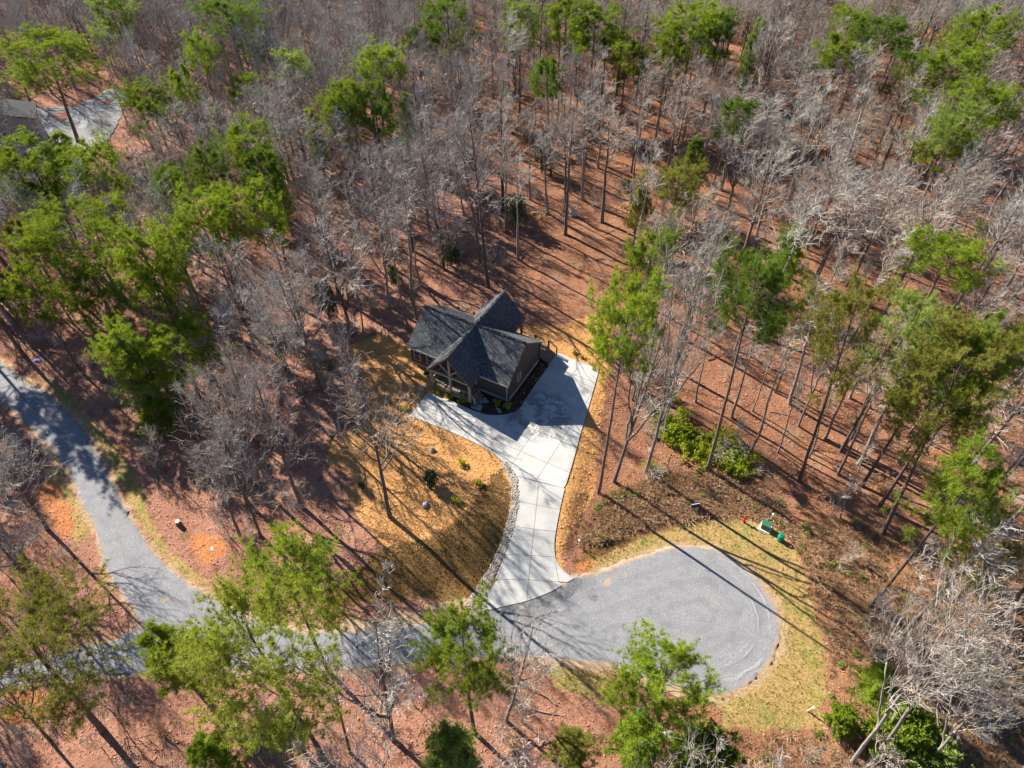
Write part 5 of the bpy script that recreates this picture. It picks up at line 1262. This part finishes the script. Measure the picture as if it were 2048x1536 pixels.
V, Q = tubes(np.array([[[0, 0, -.1], [0, 0, .55], [0, 0, .57], [0, 0, .74], [0, 0, .84], [0, 0, .87]]]), np.array([[.36, .33, .38, .38, .28, .04]]), 12); MB().add(V, quad=Q).build('body', M['teal_box'], pd2)
MB().box((-.25, -.05, .86), (.25, .05, .92)).build('cap_rib', M['teal_box'], pd2, bevel=.015)
q = G(1326, 1464); tb = MB().box((-.75, -.28, 0), (.75, .28, .3)).build('concrete_block', M['white'], bevel=.05); tb.location = q; tb.rotation_euler = (0, 0, -.5); tag(tb, 'long white concrete block under the open pine', 'block')
def sign_board(name, q, rz, label):
    o = empty(name, q, rz, label, 'sign'); 
    for s in (-1, 1): MB().box((s * .34 - .02, -.02, -.1), (s * .34 + .02, .02, .95)).build('stake', M['white'], o)
    MB().box((-.42, -.045, .42), (.42, -.022, .98)).build('panel', M['blue'], o); MB().box((-.42, -.02, .985), (.42, .02, 1.02)).build('top_rail', M['white'], o)
q = G(1388, 1020); sign_board('yard_sign', q, .2, 'small blue yard sign in the dry grass above the turning circle')
def marker(name, q, label, mat, h, w, cap=None):
    o = empty(name, q, .4, label, 'post'); V, Q = tubes(np.array([[[0, 0, -.15], [0, 0, h * .5], [0, 0, h]]]), np.full((1, 3), w), 8)
    MB().add(V, quad=Q, tri=[(16, 16 + i, 16 + i + 1) for i in range(1, 7)]).build('post', M[mat], o)
    if cap: MB().box((-w * 1.5, -w * 1.5, h + .002), (w * 1.5, w * 1.5, h + .08)).build('cap', M[cap], o)
    return o
q = G(1487, 1044); hy = empty('hydrant', q, .3, 'small red hydrant post left of the transformer', 'hydrant')
V, Q = tubes(np.array([[[0, 0, -.1], [0, 0, .08], [0, 0, .1], [0, 0, .8], [0, 0, .9], [0, 0, .97]]]), np.array([[.14, .14, .09, .09, .07, .02]]), 10); MB().add(V, quad=Q).build('barrel', M['red'], hy)
V, Q = tubes(np.array([[[-.2, 0, .62], [.2, 0, .62]]]), np.array([[.06, .06]]), 8); MB().add(V, quad=Q, tri=[(0, i, i + 1) for i in range(1, 7)] + [(8, 8 + i + 1, 8 + i) for i in range(1, 7)]).build('outlet', M['red'], hy)
marker('marker_post', G(1540, 1041), 'short pale pipe post just behind the transformer', 'trim', 1.0, .05, 'white')
marker('marker_post', G(1615, 1422), 'leaning pale post with cap in the lower right verge', 'wood_cut', 1.1, .06, 'wood_cut').rotation_euler = (.12, .05, .3)
marker('marker_post', G(1157, 1093), 'thin white post on the bank right of the driveway', 'white', 1.0, .045, 'white')
q = G(77, 722); tp = link(bpy.data.objects.new('blue_tarp', rock_mesh('blue_tarp', 99, .55, .3, .16, 'tarp'))); tp.location = q + np.array([0, 0, .1]); tag(tp, 'crumpled blue tarp in the shade by the upper left road', 'tarp')
def log(name, a, b_, r0, r1, label, lift=.1):
    A_, B_ = G(*a), G(*b_); s = np.linspace(0, 1, 7)[:, None]; P = A_ + (B_ - A_) * s; P[:, 2] += lift + r0 * .6; P[1:-1, :2] += RNG.normal(0, .08, (5, 2))
    o = empty(name, A_, 0, label, 'log'); V, Q = tubes((P - A_)[None], np.linspace(r0, r1, 7)[None], 8); MB().add(V, quad=Q, tri=[(0, i, i + 1) for i in range(1, 7)]).build('trunk', M['wood_dead'], o)
    m = MB()
    for k in range(4):
        p = (P - A_)[2 + k]; d = np.array([RNG.normal(), RNG.normal(), .6]); d /= np.linalg.norm(d); V, Q = tubes((p + d * np.linspace(0, .9, 3)[:, None])[None], np.array([[.05, .035, .02]]), 4); m.add(V, quad=Q)
    m.build('limbs', M['wood_dead'], o)
log('fallen_log', (1064, 428), (1097, 422), .16, .08, 'pale fallen log lying behind the house near the uprooted stump')
log('fallen_log', (1240, 250), (1345, 215), .14, .06, 'pale fallen trunk in the woods above the leaf clearing')
log('fallen_log', (1010, 1505), (1110, 1478), .06, .03, 'pale fallen branch in the brush at the bottom edge')
log('fallen_log', (1300, 1000), (1330, 985), .07, .04, 'thin fallen branch on the slope near the pale bare tree') if False else None
q = G(1147, 431); rp_ = empty('uprooted_stump', q, 0, 'uprooted stump with a pale root plate at the edge of the clearing', 'stump')
o = link(bpy.data.objects.new('root_plate', rock_mesh('root_plate', 101, .75, .35, .8, 'wood_dead')), rp_); o.location = (0, 0, .45)
m = MB()
for k in range(11):
    a = k * .57; d = np.array([math.cos(a), .3 * math.sin(3 * a), math.sin(a)]); V, Q = tubes((np.array([0, 0, .5]) + d * np.linspace(.3, 1.25, 4)[:, None])[None], np.array([[.08, .06, .04, .02]]), 5); m.add(V, quad=Q)
m.build('roots', M['wood_dead'], rp_)
print('bare', len(ALL_BARE), 'pine', len(ALL_PINE), 'rest', len(rest), 'cand', len(cand))
